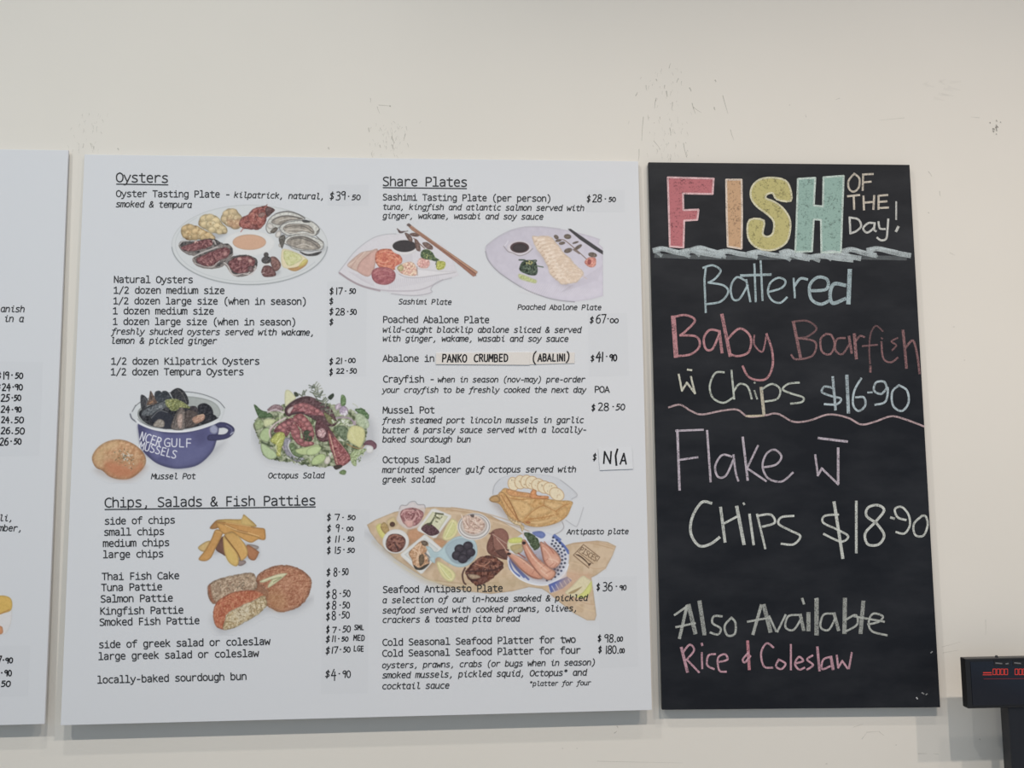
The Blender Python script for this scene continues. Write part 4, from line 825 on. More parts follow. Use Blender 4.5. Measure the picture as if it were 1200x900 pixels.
    c.s('80,340 120,300 180,300 200,360 120,370', (190, 150, 98), n=8, r=.3); c.s('280,530 380,580 470,640 450,700 420,640 360,620', (206, 180, 136), n=16, f=2, wob=.6); c.e(515, 598, 28, 14, (196, 128, 78), n=5); c.spk('260,500 420,580 470,640 360,620', 16, 1.1, [(230, 210, 170), (150, 112, 76)])
    return c.build('printed_food_picture', MAIN, 1.3e-4, parent, 'printed picture of a seafood antipasto on a fish shaped timber board')

def paint_left_picture(parent):
    c = Canvas(-22, 694, 17, 744, 91)
    c.z(0, 520, 2.367)
    c.s('-50,440 0,425 28,428 34,445 30,500 10,530 -20,520', (212, 210, 210), n=3, r=.06); c.s('-50,430 0,421 26,426 34,442 30,462 10,470 -30,478', (212, 172, 84), n=8, r=.14)
    c.l('-20,480 10,468 25,460', 1.2, (176, 118, 66), .7); c.s('-40,505 0,505 8,515 4,528 -30,530', (206, 140, 96), n=8, r=.15)
    return c.build('printed_food_picture', LEFTP, 1.3e-4, parent, 'printed picture of yellow food in a white bowl')

# ------------------------------------------------------------------ the room: wall, ceiling, floor
def wall_material():
    m, nt, b = new_mat('cream_painted_wall')
    N, L = nt.nodes, nt.links
    tc = N.new('ShaderNodeTexCoord')
    n = N.new('ShaderNodeTexNoise'); n.inputs['Scale'].default_value = 2.2; n.inputs['Detail'].default_value = 4
    L.new(tc.outputs['Object'], n.inputs['Vector'])
    mx = N.new('ShaderNodeMix'); mx.data_type = 'RGBA'
    mx.inputs['A'].default_value = (0.715, 0.690, 0.640, 1); mx.inputs['B'].default_value = (0.775, 0.745, 0.695, 1)
    L.new(n.outputs['Fac'], mx.inputs['Factor']); L.new(mx.outputs['Result'], b.inputs['Base Color'])
    n2 = N.new('ShaderNodeTexNoise'); n2.inputs['Scale'].default_value = 120; n2.inputs['Detail'].default_value = 3
    L.new(tc.outputs['Object'], n2.inputs['Vector'])
    bp = N.new('ShaderNodeBump'); bp.inputs['Strength'].default_value = 0.06; bp.inputs['Distance'].default_value = 0.001
    L.new(n2.outputs['Fac'], bp.inputs['Height']); L.new(bp.outputs['Normal'], b.inputs['Normal'])
    b.inputs['Roughness'].default_value = 0.6; b.inputs['Specular IOR Level'].default_value = 0.25
    return m
M['wall'] = wall_material()
def structure(name, bm, mat):
    o = bm_obj(name, bm, mat); o['kind'] = 'structure'; return o
wall = structure('wall_back', bm_box(-3.2, 4.6, 0, 0.12, 0, CEIL), M['wall'])
structure('ceiling', bm_box(-3.2, 4.6, -5.0, 0.12, CEIL, CEIL+0.1), plain('white_ceiling_paint', (0.75, 0.74, 0.72), 0.8, 0.2, noise=.02, scale=3))
structure('floor', bm_box(-3.2, 4.6, -5.0, 0.12, -0.1, 0), plain('grey_vinyl_floor', (0.40, 0.39, 0.38), 0.4, 0.4, noise=.08, scale=12))

# scuffs, scratches and plug holes in the wall paint
rb = Ribbons(); rnd = random.Random(4)
def scuff(x, y, dx, dy, w, a, c=(0.32, 0.31, 0.27)):
    m = (x+dx*.5+rnd.uniform(-.6, .6), y+dy*.5)
    rb.add(np.array([(x, y), m, (x+dx, y+dy)]), w, (*c, a*.68), w_end=w*.4)
for x, y, dx, dy, w in ((754, 137, -2, 28, .8), (769, 115, -2, 12, 1), (847, 112, 6, 21, .9), (811, 121, 4, 12, 1), (801, 168, 4, 17, .9), (781, 107, 1, 6, 1.6), (785, 150, 1, 9, 1.1), (838, 94, 1, 2, 1.6), (808, 103, 2, 4, 1.5), (837, 126, 1, 3, 1.6), (769, 93, 1, 2, 1.4),
                        (795, 92, -2, 5, 1), (813, 126, 9, 6, .7), (856, 152, 4, 12, .8), (779, 100, 0, 4, 1.2), (788, 120, -1, 8, 1.0), (749, 175, -1, 14, .8), (766, 165, 8, 10, .7), (745, 112, 2, -4, 1.2), (757, 100, 1, 6, .8), (784, 80, 2, -6, .8)):
    scuff(x, y, dx, dy, w, .48)
for k in range(90):
    x = rnd.gauss(782, 15); y = rnd.uniform(80, 186)
    scuff(x, y, rnd.uniform(-1.5, 1.5), rnd.uniform(1, 5), rnd.uniform(.5, 1.1), rnd.uniform(.12, .32))
for k in range(60):
    x = rnd.gauss(458, 11); y = rnd.uniform(142, 183)
    scuff(x, y, rnd.uniform(-2, 2), rnd.uniform(1, 5), rnd.uniform(.5, 1.1), rnd.uniform(.12, .36))
for x, y, dx, dy, w in ((444, 123, 14, 1, .8), (457, 124, 1, 1, 1.6), (459, 160, 3, 8, 1.2), (475, 157, -2, 8, 1.1), (460, 170, 1, 5, 1.6), (432, 150, 1, 5, 1.2), (445, 170, 1, 3, 1.2), (385, 173, 1, 2, 1.6), (434, 115, 0, 5, .8), (442, 125, 3, 8, .7)):
    scuff(x, y, dx, dy, w, .42)
for k in range(40):
    x = rnd.gauss(102, 14); y = rnd.uniform(125, 176)
    scuff(x, y, rnd.uniform(-2, 2), rnd.uniform(1, 5), rnd.uniform(.5, 1), rnd.uniform(.1, .28))
for x, y, dx, dy, w in ((110, 172, 0, 3, 1.4), (106, 168, 1, 4, 1.2), (138, 174, 1, 2, 1.6), (97, 173, 1, -5, .9)): scuff(x, y, dx, dy, w, .4)
for x, y, dx, dy, w in ((1088, 201, 4, 6, 1), (1101, 224, 1, 6, .9), (1088, 249, 1, 1, 1.3), (1113, 296, 6, 3, .6), (1104, 758, 22, -6, .5), (1155, 726, 0, 18, .5), (1148, 866, 1, 1, 1.6), (988, 812, 1, 1, .8), (1117, 383, 2, 0, .8), (1130, 422, 1, 0, .9), (1105, 765, 18, -3, .6),
                        (723, 851, 1, 2, 1.4), (720, 859, 3, -2, 1.3), (659, 877, 1, 0, 1.2), (676, 877, 1, 0, 1.2), (1010, 866, 6, -8, .7), (1016, 858, 14, -1, .7), (1030, 857, 6, 5, .7), (1000, 852, 12, -4, .5), (1050, 873, 1, 0, 1.2), (1076, 883, 10, 0, .8), (968, 895, 2, 0, 1.2), (1100, 884, -6, -1, .6), (700, 892, 100, 2, .5), (1060, 138, -30, 3, .5), (984, 115, -5, 2, .7), (945, 137, -1, -3, .7), (1148, 138, -10, -1, .6), (925, 123, 1, 0, 1)):
    scuff(x, y, dx, dy, w, .38)
for k in range(10): scuff(1094+rnd.gauss(0, 12), rnd.uniform(95, 115), rnd.uniform(4, 14), rnd.uniform(-3, 6), 3.5, .05)
for k in range(9): scuff(1166+rnd.gauss(0, 1.6), 149+rnd.gauss(0, 3), .6, 1.6, 1.7, .6, (.16, .15, .13))
for x, y in ((1160, 143.5), (1172.5, 143), (1167.5, 157)): scuff(x, y, .5, .8, 1.6, .6, (.2, .19, .17))
def scuff_material():
    m, nt, b = new_mat('scuffed_paint')
    a = nt.nodes.new('ShaderNodeAttribute'); a.attribute_name = 'Col'
    nt.links.new(a.outputs['Color'], b.inputs['Base Color']); nt.links.new(a.outputs['Alpha'], b.inputs['Alpha'])
    b.inputs['Roughness'].default_value = .8
    return m
o = rb.build('paint_scuffs', WALL_PLANE, 2e-4, scuff_material(), None)
o.parent = wall; o['kind'] = 'stuff'

# ------------------------------------------------------------------ the boards themselves
def corners(plane, px): return plane.at([p[0] for p in px], [p[1] for p in px])
def board(name, label, plane, pts3, thick, mat, cat, group=None, bevel=0.0006):
    c = np.mean(pts3, 0)
    r = root(name, (c[0], 0.0, pts3[:, 2].min()), label, cat, group)
    bm_obj('panel', bm_slab(pts3, plane.n, thick), mat, r, bevel=bevel, seg=2)
    x0, x1 = pts3[:, 0].min()+.12, pts3[:, 0].max()-.12
    for z in (pts3[:, 2].min()+.12, pts3[:, 2].max()-.12):
        yb = -(plane.c - plane.n[2]*-z)/plane.n[1] if False else -(plane.c + plane.n[2]*z)/plane.n[1]
        bm_obj('mounting_batten', bm_box(x0, x1, yb+thick-.0004, 0.0004, z-.018, z+.018), M['batten'], r)
    return r
M['batten'] = plain('bare_pine_batten', (0.48, 0.36, 0.22), 0.7, 0.3, noise=.15, scale=30)
main_c = corners(MAIN, [(99, 181), (748, 189), (764, 832), (71, 850)])
menu = board('menu_board', 'white menu board listing oysters, share plates, chips and fish patties', MAIN, main_c, 0.005, M['paper'], 'menu board', 'white menu boards on the wall')
lr = corners(LEFTP, [(80, 176), (52, 848.5)])
lw = 1.19
left_c = np.array([lr[0]+[-lw, 0, .002], lr[0], lr[1], lr[1]+[-lw, 0, -.002]])
menu_l = board('menu_board', 'white menu board with handwritten price stickers, hung furthest from the chalkboard', LEFTP, left_c, 0.005, M['paper'], 'menu board', 'white menu boards on the wall')
def chalkboard_material():
    m, nt, b = new_mat('black_chalkboard_paint')
    N, L = nt.nodes, nt.links
    tc = N.new('ShaderNodeTexCoord'); mp = N.new('ShaderNodeMapping'); mp.inputs['Scale'].default_value = (1, 1, 2.5)
    L.new(tc.outputs['Object'], mp.inputs['Vector'])
    n = N.new('ShaderNodeTexNoise'); n.inputs['Scale'].default_value = 5; n.inputs['Detail'].default_value = 6; n.inputs['Roughness'].default_value = .6
    L.new(mp.outputs['Vector'], n.inputs['Vector'])
    cr = N.new('ShaderNodeValToRGB'); cr.color_ramp.elements[0].position = .42; cr.color_ramp.elements[1].position = .80
    cr.color_ramp.elements[0].color = (0.006, 0.0075, 0.012, 1); cr.color_ramp.elements[1].color = (0.024, 0.026, 0.032, 1)
    L.new(n.outputs['Fac'], cr.inputs['Fac']); L.new(cr.outputs['Color'], b.inputs['Base Color'])
    b.inputs['Roughness'].default_value = .55; b.inputs['Specular IOR Level'].default_value = .28
    return m
M['chalkboard'] = chalkboard_material()
chalk_c = corners(CHALK, [(760, 190), (1066, 193), (1102, 829), (776, 832)])
chalkb = board('chalkboard', 'black chalkboard with coloured chalk fish of the day lettering', CHALK, chalk_c, 0.009, M['chalkboard'], 'chalkboard', bevel=0.0015)

# ------------------------------------------------------------------ printed pictures
for fn in (paint_oysters, paint_sashimi, paint_abalone, paint_mussels, paint_octopus, paint_chips, paint_patties, paint_antipasto): fn(menu)
paint_left_picture(menu_l)

# ------------------------------------------------------------------ clear price stickers and cards
M['sticker'] = plain('translucent_price_label', tuple(PAPER*0.975), 0.3, 0.4)
M['card'] = plain('white_card', tuple(PAPER*1.02), 0.55, 0.3)
M['tape'] = plain('cream_label_strip', (0.715, 0.685, 0.66), 0.45, 0.35)
def sticker(px, parent, plane, name='price_label', mat=None, lift=0.7e-4, thick=1.0e-4, label=None):
    d = plane.at([p[0] for p in px], [p[1] for p in px], lift)
    return bm_obj(name, bm_slab(d, plane.n, thick), mat or M['sticker'], parent, label)
def rect(x0, y0, x1, y1, s=0): return [(x0, y0), (x1, y0), (x1-s, y1), (x0-s, y1)]
sticker(rect(384.5, 216.5, 432, 241, .5), menu, MAIN); sticker(rect(383, 329.5, 430, 441, 1), menu, MAIN)
sticker([(380, 597), (433, 597), (431, 812), (376, 813)], menu, MAIN); sticker(rect(686.5, 222.5, 732, 248.5), menu, MAIN)
sticker([(689, 367), (735, 367), (737, 440), (690, 441)], menu, MAIN); sticker([(701, 676), (746, 675), (748, 781), (703, 783)], menu, MAIN)
sticker([(-30, 423), (50.5, 424), (46, 534), (-34, 535)], menu_l, LEFTP); sticker([(-40, 757), (35.5, 756.5), (33, 816), (-42, 817)], menu_l, LEFTP)
CARD = 14e-4
sticker([(701, 525), (740.5, 523.5), (742, 549.5), (703, 551)], menu, MAIN, 'unavailable_card', M['card'], CARD, 4e-4, 'small white paper card reading N/A')
TAPE = 16e-4
sticker([(616, 413), (673.5, 413.2), (673.2, 425.6), (616, 427.2)], menu, MAIN, 'label_strip', M['tape'], TAPE-5e-4, TAPE-5e-4, 'cream label strip reading ABALINI')
sticker([(511, 413.6), (621, 412.6), (620.5, 427.6), (510.5, 426.8)], menu, MAIN, 'label_strip', M['tape'], TAPE, TAPE, 'cream label strip reading PANKO CRUMBED')

# ------------------------------------------------------------------ printed text
TXT = 5e-4
def line(parent, plane, *segs, name='printed_text_line', label=None, underline=None):
    rb = Ribbons()
    for s in segs:
        text, x0, y0, x1, y1, it = s[:6]; k = s[6] if len(s) > 6 else {}
        adv = (x1-x0)/len(text)
        write(rb, text, x0, y0, x1, y1, ITA if it else REG, 'i' if it else 'r', shear=.17 if it else 0, w=k.get('w', .16*adv+.19), hscale=k.get('h', 1.0))
    if underline: rb.add(np.array(underline, float), 1.2)
    return rb.build(name, plane, TXT, M['text'], parent, label)
def L1(t, x0, y0, x1, y1, it=0, **k): line(menu, MAIN, (t, x0-.9, y0, x1+.9, y1, it, k))
def H1(t, x0, y0, x1, y1, u): line(menu, MAIN, (t, x0-1.2, y0, x1+1.2, y1, 0, {'w': 1.45}), name='printed_heading', label='underlined printed heading '+t.replace(',', ''), underline=u)
H1('Oysters', 137, 213, 196.4, 213.8, [(136.6, 215.7), (196.8, 216.5)]); H1('Share Plates', 449.3, 217.4, 546.7, 218.4, [(449, 219.8), (546.8, 220.9)]); H1('Chips, Salads & Fish Patties', 123.5, 594.3, 369.3, 591.6, [(123, 597), (369.5, 594)])
line(menu, MAIN, ('Oyster Tasting Plate -', 136, 230.4, 270, 231.2, 0), ('kilpatrick, natural,', 274, 231.4, 380.5, 233.2, 1))
line(menu, MAIN, ('Crayfish -', 448.8, 447.8, 509.5, 447.8, 0), ('when in season (nov-may) pre-order', 513, 447.8, 686, 447.6, 1))
for a in (('smoked & tempura', 136.5, 242.4, 224, 243.2, 1), ('Natural Oysters', 134, 331, 225.5, 331.4), ('1/2 dozen medium size', 133.7, 343.6, 262.5, 344), ('1/2 dozen large size (when in season)', 133.4, 356, 359, 356.8), ('1 dozen medium size', 132.8, 367.8, 250, 368.2),
          ('1 dozen large size (when in season)', 132.8, 380.2, 346.6, 380.9), ('freshly shucked oysters served with wakame,', 131.4, 391.6, 368, 392.8, 1), ('lemon & pickled ginger', 130.5, 402.4, 253.5, 402.8, 1), ('1/2 dozen Kilpatrick Oysters', 130.8, 426.8, 303.5, 426.9), ('1/2 dozen Tempura Oysters', 130.4, 439.3, 285, 439.3),
          ('Mussel Pot', 178.2, 561.2, 228.5, 561, 1), ('Octopus Salad', 315.3, 560.2, 379.5, 560, 1),
          ('side of chips', 123.2, 614.4, 204.6, 613), ('small chips', 122.4, 627.4, 192, 626.4), ('medium chips', 121.6, 640.6, 198, 639.4), ('large chips', 121.3, 653.6, 191, 652.6),
          ('Thai Fish Cake', 120.2, 679.5, 209.5, 678.2), ('Tuna Pattie', 119.5, 692.4, 189.5, 691.2), ('Salmon Pattie', 118.6, 705.7, 202, 704.4), ('Kingfish Pattie', 117.9, 720, 214.4, 718.5), ('Smoked Fish Pattie', 117.3, 733, 233.2, 730.8),
          ('side of greek salad or coleslaw', 116.5, 759.2, 315.8, 755.2), ('large greek salad or coleslaw', 115.9, 773, 302.4, 769.2), ('locally-baked sourdough bun', 114.6, 800.6, 288.5, 796.2),
          ('Sashimi Tasting Plate (per person)', 449.2, 234.3, 645.5, 236), ('tuna, kingfish and atlantic salmon served with', 449.3, 245.3, 684, 246.8, 1), ('ginger, wakame, wasabi and soy sauce', 449.2, 255.8, 636, 257, 1), ('Sashimi Plate', 468, 356.2, 528.5, 356.8, 1), ('Poached Abalone Plate', 607.4, 362.6, 704, 363, 1),
          ('Poached Abalone Plate', 449.4, 377.9, 572.7, 378.2), ('wild-caught blacklip abalone sliced & served', 449.4, 389.3, 680.5, 389.6, 1), ('with ginger, wakame, wasabi and soy sauce', 449.4, 399.8, 665.5, 400.1, 1), ('Abalone in', 449.4, 423.5, 508.4, 423.5),
          ('your crayfish to be freshly cooked the next day', 448.8, 460, 686, 459.8, 1), ('POA', 697.5, 459.8, 713.5, 459.8), ('Mussel Pot', 449.4, 484.1, 508.7, 484), ('fresh steamed port lincoln mussels in garlic', 449, 495.8, 683.5, 495.3, 1), ('butter & parsley sauce served with a locally-', 449, 507.2, 687, 506.6, 1), ('baked sourdough bun', 449, 518.1, 551, 518, 1),
          ('Octopus Salad', 449.4, 542.3, 527, 541.8), ('marinated spencer gulf octopus served with', 449, 553.8, 674.5, 553, 1), ('greek salad', 449, 565.2, 509, 565, 1), ('Antipasto plate', 665.3, 626, 736, 625.5, 1),
          ('Seafood Antipasto Plate', 449.4, 694.5, 588.6, 692.8), ('a selection of our in-house smoked & pickled', 449, 706.6, 688, 703.6, 1), ('seafood served with cooked prawns, olives,', 449, 718.6, 676.5, 715.9, 1), ('crackers & toasted pita bread', 449, 729.7, 608.5, 727.9, 1),
          ('Cold Seasonal Seafood Platter for two', 449, 756.4, 674, 752.8), ('Cold Seasonal Seafood Platter for four', 448.8, 769.3, 680, 765.4), ('oysters, prawns, crabs (or bugs when in season)', 448.6, 782.8, 697.5, 779.2, 1), ('smoked mussels, pickled squid, Octopus* and', 448.8, 794.6, 687, 791.2, 1), ('cocktail sauce', 448.6, 807.4, 526, 806.5, 1), ('*platter for four', 621, 803.8, 692, 802.6, 1)): L1(*a)
for t, x0, y0, x1, y1 in (('anish', 1.0, 365.2, 28.6, 365.5), ('in a', 5, 376.8, 27.5, 377), ('li,', -.8, 610.2, 15, 610.4), ('mber,', -1.2, 622, 26, 622.3)): line(menu_l, LEFTP, (t, x0-.5, y0, x1+.5, y1, 1))

# ------------------------------------------------------------------ handwritten prices
def price(parent, plane, *bits, w=1.25, seed=0, lift=TXT, name='handwritten_price', label=None):
    """bits: (text, x0, top, x1, bottom) boxes in photo pixels; '.' marks a dot at (x0, top)"""
    rb = Ribbons()
    for k, b in enumerate(bits):
        if b[0] == '.': rb.add(np.array([(b[1]-.4, b[2]), (b[1]+.4, b[2])]), w*1.1); continue
        t, x0, y0, x1, y1 = b[:5]; ww = b[5] if len(b) > 5 else w
        narrow = {'1': 4.2, 'I': 4}; word = len(t) > 2 and t.isalpha()
        ws = [narrow.get(ch, 11.4 if word else 9.6)+(1.6 if word else 0)*(ch == 'I') for ch in t]; tot = sum(ws); sx = (x1-x0)/tot*.97; sy = (y1-y0)/(16 if t == '$' else 13); X = 0
        rnd = random.Random(seed*31+k)
        for ch, wd in zip(t, ws):
            off = (11-wd)/2; jy = rnd.uniform(-.5, .5); sh = rnd.uniform(-.02, .10)
            for P in glyph(ch, HAND, 'h'):
                yy = P[:, 1]+(2 if ch == '$' else 0)
                rb.add(np.stack([x0+(X+P[:, 0]-off+sh*(yy-6))*sx, y1-(yy+jy)*sy], 1), ww)
            X += wd
    return rb.build(name, plane, lift, M['marker'], parent, label)
Pm = [(('$', 386.3, 225, 391.8, 234.6), ('39', 393.3, 224.5, 406, 234), ('.', 408.6, 230), ('50', 412, 228.4, 423, 234)), (('$', 386, 336.5, 391.4, 345.4), ('17', 393.4, 337, 402, 344.6), ('.', 405, 341), ('50', 409, 338.4, 417.2, 344)), (('$', 385.8, 349, 391, 357.4),),
      (('$', 385.8, 361, 391, 369.6), ('28', 392.8, 361.4, 404.6, 369), ('.', 407.5, 365), ('50', 410, 362.4, 418.2, 368.4)), (('$', 385.8, 373.4, 391, 381.6),), (('$', 385.8, 419.5, 390.6, 428), ('21', 393.2, 419.5, 401.8, 426), ('.', 405, 422.6), ('00', 408, 420, 417, 425)),
      (('$', 385.8, 431.4, 390.4, 440.4), ('22', 393.8, 432, 404, 437.4), ('.', 406.8, 434.6), ('50', 409.6, 431.8, 418.4, 437.2)), (('$', 383, 602, 388.2, 611), ('7', 392, 602.4, 399, 609.4), ('.', 402, 606.4), ('50', 407, 604, 417, 608.8)), (('$', 383, 615, 388.2, 624), ('9', 393, 614.4, 398.4, 623), ('.', 401.4, 619), ('00', 406, 617.6, 414.4, 622)),
      (('$', 383, 628, 388, 636.6), ('11', 392, 628, 399.4, 635.4), ('.', 403, 632), ('50', 406.8, 629, 415.4, 634.4)), (('$', 383, 640.6, 388, 649.6), ('15', 392, 641, 400, 648.4), ('.', 403, 644), ('50', 406.8, 642.4, 416, 647.4)), (('$', 382.4, 666, 387.6, 675.4), ('8', 390.8, 665.4, 395.6, 675), ('.', 397.6, 670), ('50', 400.6, 666.4, 408.6, 673.6)),
      (('$', 382.2, 679.6, 387.6, 688.4),), (('$', 382, 692, 387.2, 701.4), ('8', 389, 690.6, 395, 701.4), ('.', 398.8, 695.4), ('50', 401.4, 691.6, 411, 699)), (('$', 382, 705, 387, 714.4), ('8', 389, 704.8, 394.4, 714.4), ('.', 398.6, 709), ('50', 401, 705.4, 410.4, 712.4)), (('$', 382, 717.8, 387, 727.4), ('8', 388.6, 716.8, 394, 726.6), ('.', 398, 720.4), ('50', 400, 717, 410.2, 724.4)),
      (('$', 382.2, 733, 386.4, 742.4), ('7', 389, 734.8, 394.8, 741.4), ('.', 398, 738), ('50', 401.2, 733.4, 411.4, 740.6), ('SML', 415, 732.6, 427, 738, 1.1)), (('$', 381.6, 745, 387, 753.6), ('11', 388.6, 745, 394.6, 752), ('.', 397, 748.4), ('50', 400, 746.6, 408.6, 751.4), ('MED', 414, 744.4, 428, 750.6, 1.1)), (('$', 381.4, 758, 387, 767.4), ('17', 388.4, 758, 396.6, 765.4), ('.', 399, 761), ('50', 402, 758.2, 411, 764.2), ('LGE', 414, 757, 427, 763, 1.1)),
      (('$', 381, 785, 387, 794.4), ('4', 387.6, 784, 394.4, 796), ('.', 397.6, 789.4), ('90', 401, 785.8, 411.4, 793.8)), (('$', 687.6, 228.4, 692.4, 237.2), ('28', 694, 228, 706, 236.4), ('.', 709.4, 233), ('50', 713, 231, 722, 236)), (('$', 691, 370.6, 696.2, 379), ('67', 698, 368.4, 711, 378.4), ('.', 712.6, 373.4), ('00', 714.6, 373.4, 725.4, 378.2)),
      (('$', 692, 416, 697, 424), ('41', 698, 412.4, 708, 423, 1.5), ('.', 711, 417.6), ('90', 714, 415.4, 723.4, 422.6, 1.5)), (('$', 693, 473.4, 698, 482), ('28', 700.4, 472.4, 714.4, 481), ('.', 718.6, 476.4), ('50', 721.4, 473.4, 733, 480.2)), (('$', 694.6, 531, 699.4, 540),), (('$', 699, 683.4, 703.4, 692.4), ('36', 706, 682.4, 718.4, 692.4), ('.', 722.4, 687), ('90', 726, 686, 734.4, 691.4)),
      (('$', 700.4, 744, 705, 752.6), ('98', 708, 743.4, 719.6, 752.4), ('.', 721, 752), ('00', 723, 746.4, 730.2, 751.4)), (('$', 701, 757, 705.6, 765.6), ('180', 709.6, 757, 723, 766), ('.', 724.2, 765.4), ('00', 726, 760, 732.2, 765))]
for k, b in enumerate(Pm): price(menu, MAIN, *b, w=1.15, seed=k)
Pl = [(('$', -3.6, 436, 1.6, 444.6), ('19', 3.4, 436, 11.4, 444.4), ('.', 14, 439.4), ('50', 17.4, 437, 27.4, 443.4)), (('$', -4, 449.6, .8, 457), ('24', 2, 449.6, 13, 457.4), ('.', 15.4, 453.4), ('90', 17, 450.6, 27, 457)), (('25', .8, 462, 12, 470), ('.', 14.4, 466), ('50', 16, 463, 25, 469.4)), (('24', .8, 476, 12, 483.4), ('.', 14.6, 480), ('90', 17, 477, 25.4, 483)),
      (('24', 1.2, 488.4, 11.4, 495.4), ('.', 13.6, 495), ('50', 16.4, 488.6, 28.4, 495.4)), (('26', .8, 501, 12.4, 508.4), ('.', 14.4, 507.6), ('50', 17, 501.2, 29.4, 508.4)), (('26', -.6, 513, 10.4, 521.4), ('.', 13, 517), ('50', 16, 514, 25.4, 520.4)), (('7', -3, 769, 2.4, 776.4), ('.', 4, 773.4), ('90', 6, 771, 15.4, 777)), (('.', 2, 788.4), ('90', 5, 785.4, 14, 792)), (('50', 1, 798, 13, 804.4),)]
for k, b in enumerate(Pl): price(menu_l, LEFTP, *b, w=1.35, seed=50+k)
price(menu, MAIN, ('N', 706.6, 529.6, 717.4, 543.4, 1.9), ('A', 727, 531, 734.6, 543.4, 1.8), lift=CARD+3e-4, name='handwritten_note')
rb = Ribbons(); rb.add(np.array([(723.6, 526.4), (721.4, 534), (722.4, 545)]), 2.2); rb.build('handwritten_note', MAIN, CARD+3e-4, M['marker'], menu)
price(menu, MAIN, ('PANKO', 517.6, 415.6, 548.4, 424.2, 1.55), ('CRUMBED', 555, 415.4, 597, 423.6, 1.55), lift=TAPE+2e-4, name='handwritten_note')
price(menu, MAIN, ('(', 622.6, 413.6, 630, 424, 1.4), ('ABALINI', 630, 415, 664, 423, 1.4), (')', 662.6, 413.6, 669, 422.6, 1.4), lift=TAPE+2e-4, name='handwritten_note')

# ------------------------------------------------------------------ chalk lettering
CK = 2.5e-4
def dusty(c, k=.62, bright=1.12):
    c = np.asarray(c, float); l = float(c @ np.array([.3, .59, .11])); return tuple(np.clip(srgb(np.clip((l+(c-l)*k)*bright, 0, 255)), 0, .92))
def chalk(name, z, strokes, col, w=2.4, a=.9, lift=CK, label=None):
    """strokes: 'pts' or ('pts', width, alpha[, colour]); '~' = curved"""
    rb = Ribbons()
    for s in strokes:
        t, ww, aa, cc = s if isinstance(s, tuple) and len(s) == 4 else ((*s, col) if isinstance(s, tuple) else (s, w, a, col))
        P = xy(t.lstrip('~'))/z[2]+np.array(z[:2])[None]
        if t[0] == '~': P = catmull(P, False, 6)
        rb.add(P, ww, (*dusty(cc), aa))
    return rb.build(name, CHALK, lift, M['chalk'], chalkb, label)
Z1 = (740, 170, 3.333); Z2 = (740, 290, 3.158); Z3 = (740, 470, 3.158); Z4 = (740, 670, 3.158)
FISH = [('142,126 321,131 317,191 201,189 203,254 262,252 257,292 206,295 203,400 150,396', (208, 116, 124), (232, 196, 200)),
        ('370,135 430,135 432,270 430,405 376,396 372,270', (214, 168, 126), (228, 214, 202)),
        ('622,218 620,170 600,138 550,127 500,135 470,165 467,205 490,240 530,270 556,300 552,345 530,358 512,345 517,295 462,292 453,345 470,385 510,408 560,408 605,380 620,330 617,285 590,245 555,220 525,208 530,192 552,188 568,212', (200, 190, 118), (222, 218, 190)),
        ('650,132 718,128 712,236 748,240 750,126 829,120 822,300 818,418 742,420 740,292 712,290 705,415 640,417 645,300', (150, 188, 178), (206, 222, 216))]
for k, (t, fc, oc) in enumerate(FISH):
    P = xy(t)/Z1[2]+np.array(Z1[:2])[None]
    if k == 2: P = catmull(P, True, 3)
    rb = Ribbons(); rb.poly(P, (*dusty(fc, .78, .98), .95))
    f = rb.build('chalk_letter', CHALK, CK, M['chalk_fill'], chalkb, 'large outlined chalk letter '+'FISH'[k])
    rb = Ribbons(); Q = np.vstack([P, P[:1]])
    for i in range(len(Q)-1): rb.add(Q[i:i+2], 2.2, (*srgb(oc), .95), cap=.2)
    rb.build('chalk_outline', CHALK, CK+1.5e-4, M['chalk'], f)
tan = (196, 184, 166); gry = (190, 192, 188)
chalk('chalk_lettering', Z1, ['~870,112 848,140 850,170 868,182 888,165 890,130 870,112', '905,118 903,176', '903,115 943,113', '904,146 935,143'], tan, 2.3)
chalk('chalk_lettering', Z1, ['845,200 890,195', '868,198 870,250', '906,200 908,252', '948,198 945,250', '908,225 947,222', '965,198 965,250', '965,198 1000,195', '967,222 997,220', '967,246 1003,244'], tan, 2.4)
chalk('chalk_lettering', Z1, ['852,283 855,345', '~852,283 885,290 897,315 880,335 855,345', '~950,305 925,305 905,325 920,342 945,325 950,305', '~950,305 948,330 955,336', '~965,300 970,325 990,328', '~1003,290 1000,330 995,365 975,372 960,362', ('1034,222 1034,290', 2.0, .8, gry), ('1042,320 1034,336', 3.0, .9, gry)], gry, 2.4)
wv = (176, 192, 198)
ws = []
for x, y, L, h in ((90, 405, 130, 22), (195, 412, 150, 20), (240, 402, 120, 24), (335, 415, 150, 18), (460, 418, 140, 18), (585, 415, 110, 22), (600, 428, 90, 16), (700, 432, 160, 16), (750, 420, 140, 22), (830, 408, 120, 22), (925, 405, 160, 26)):
    ws += [(f'~{x},{y+6} {x+L*.25:.0f},{y} {x+L*.6:.0f},{y+h*.55:.0f} {x+L},{y+h}', 6.0, .72), (f'~{x+8},{y+2} {x+L*.3:.0f},{y-2} {x+L*.7:.0f},{y+h*.4:.0f}', 2.6, .85), (f'{x},{y+8} {x+L*.2:.0f},{y+h+4}', 4.0, .5)]
ws += [('~95,432 400,440 800,438 1070,442', 5, .16)]
chalk('chalk_wave_line', Z1, ws, wv)
blu = (156, 184, 194)
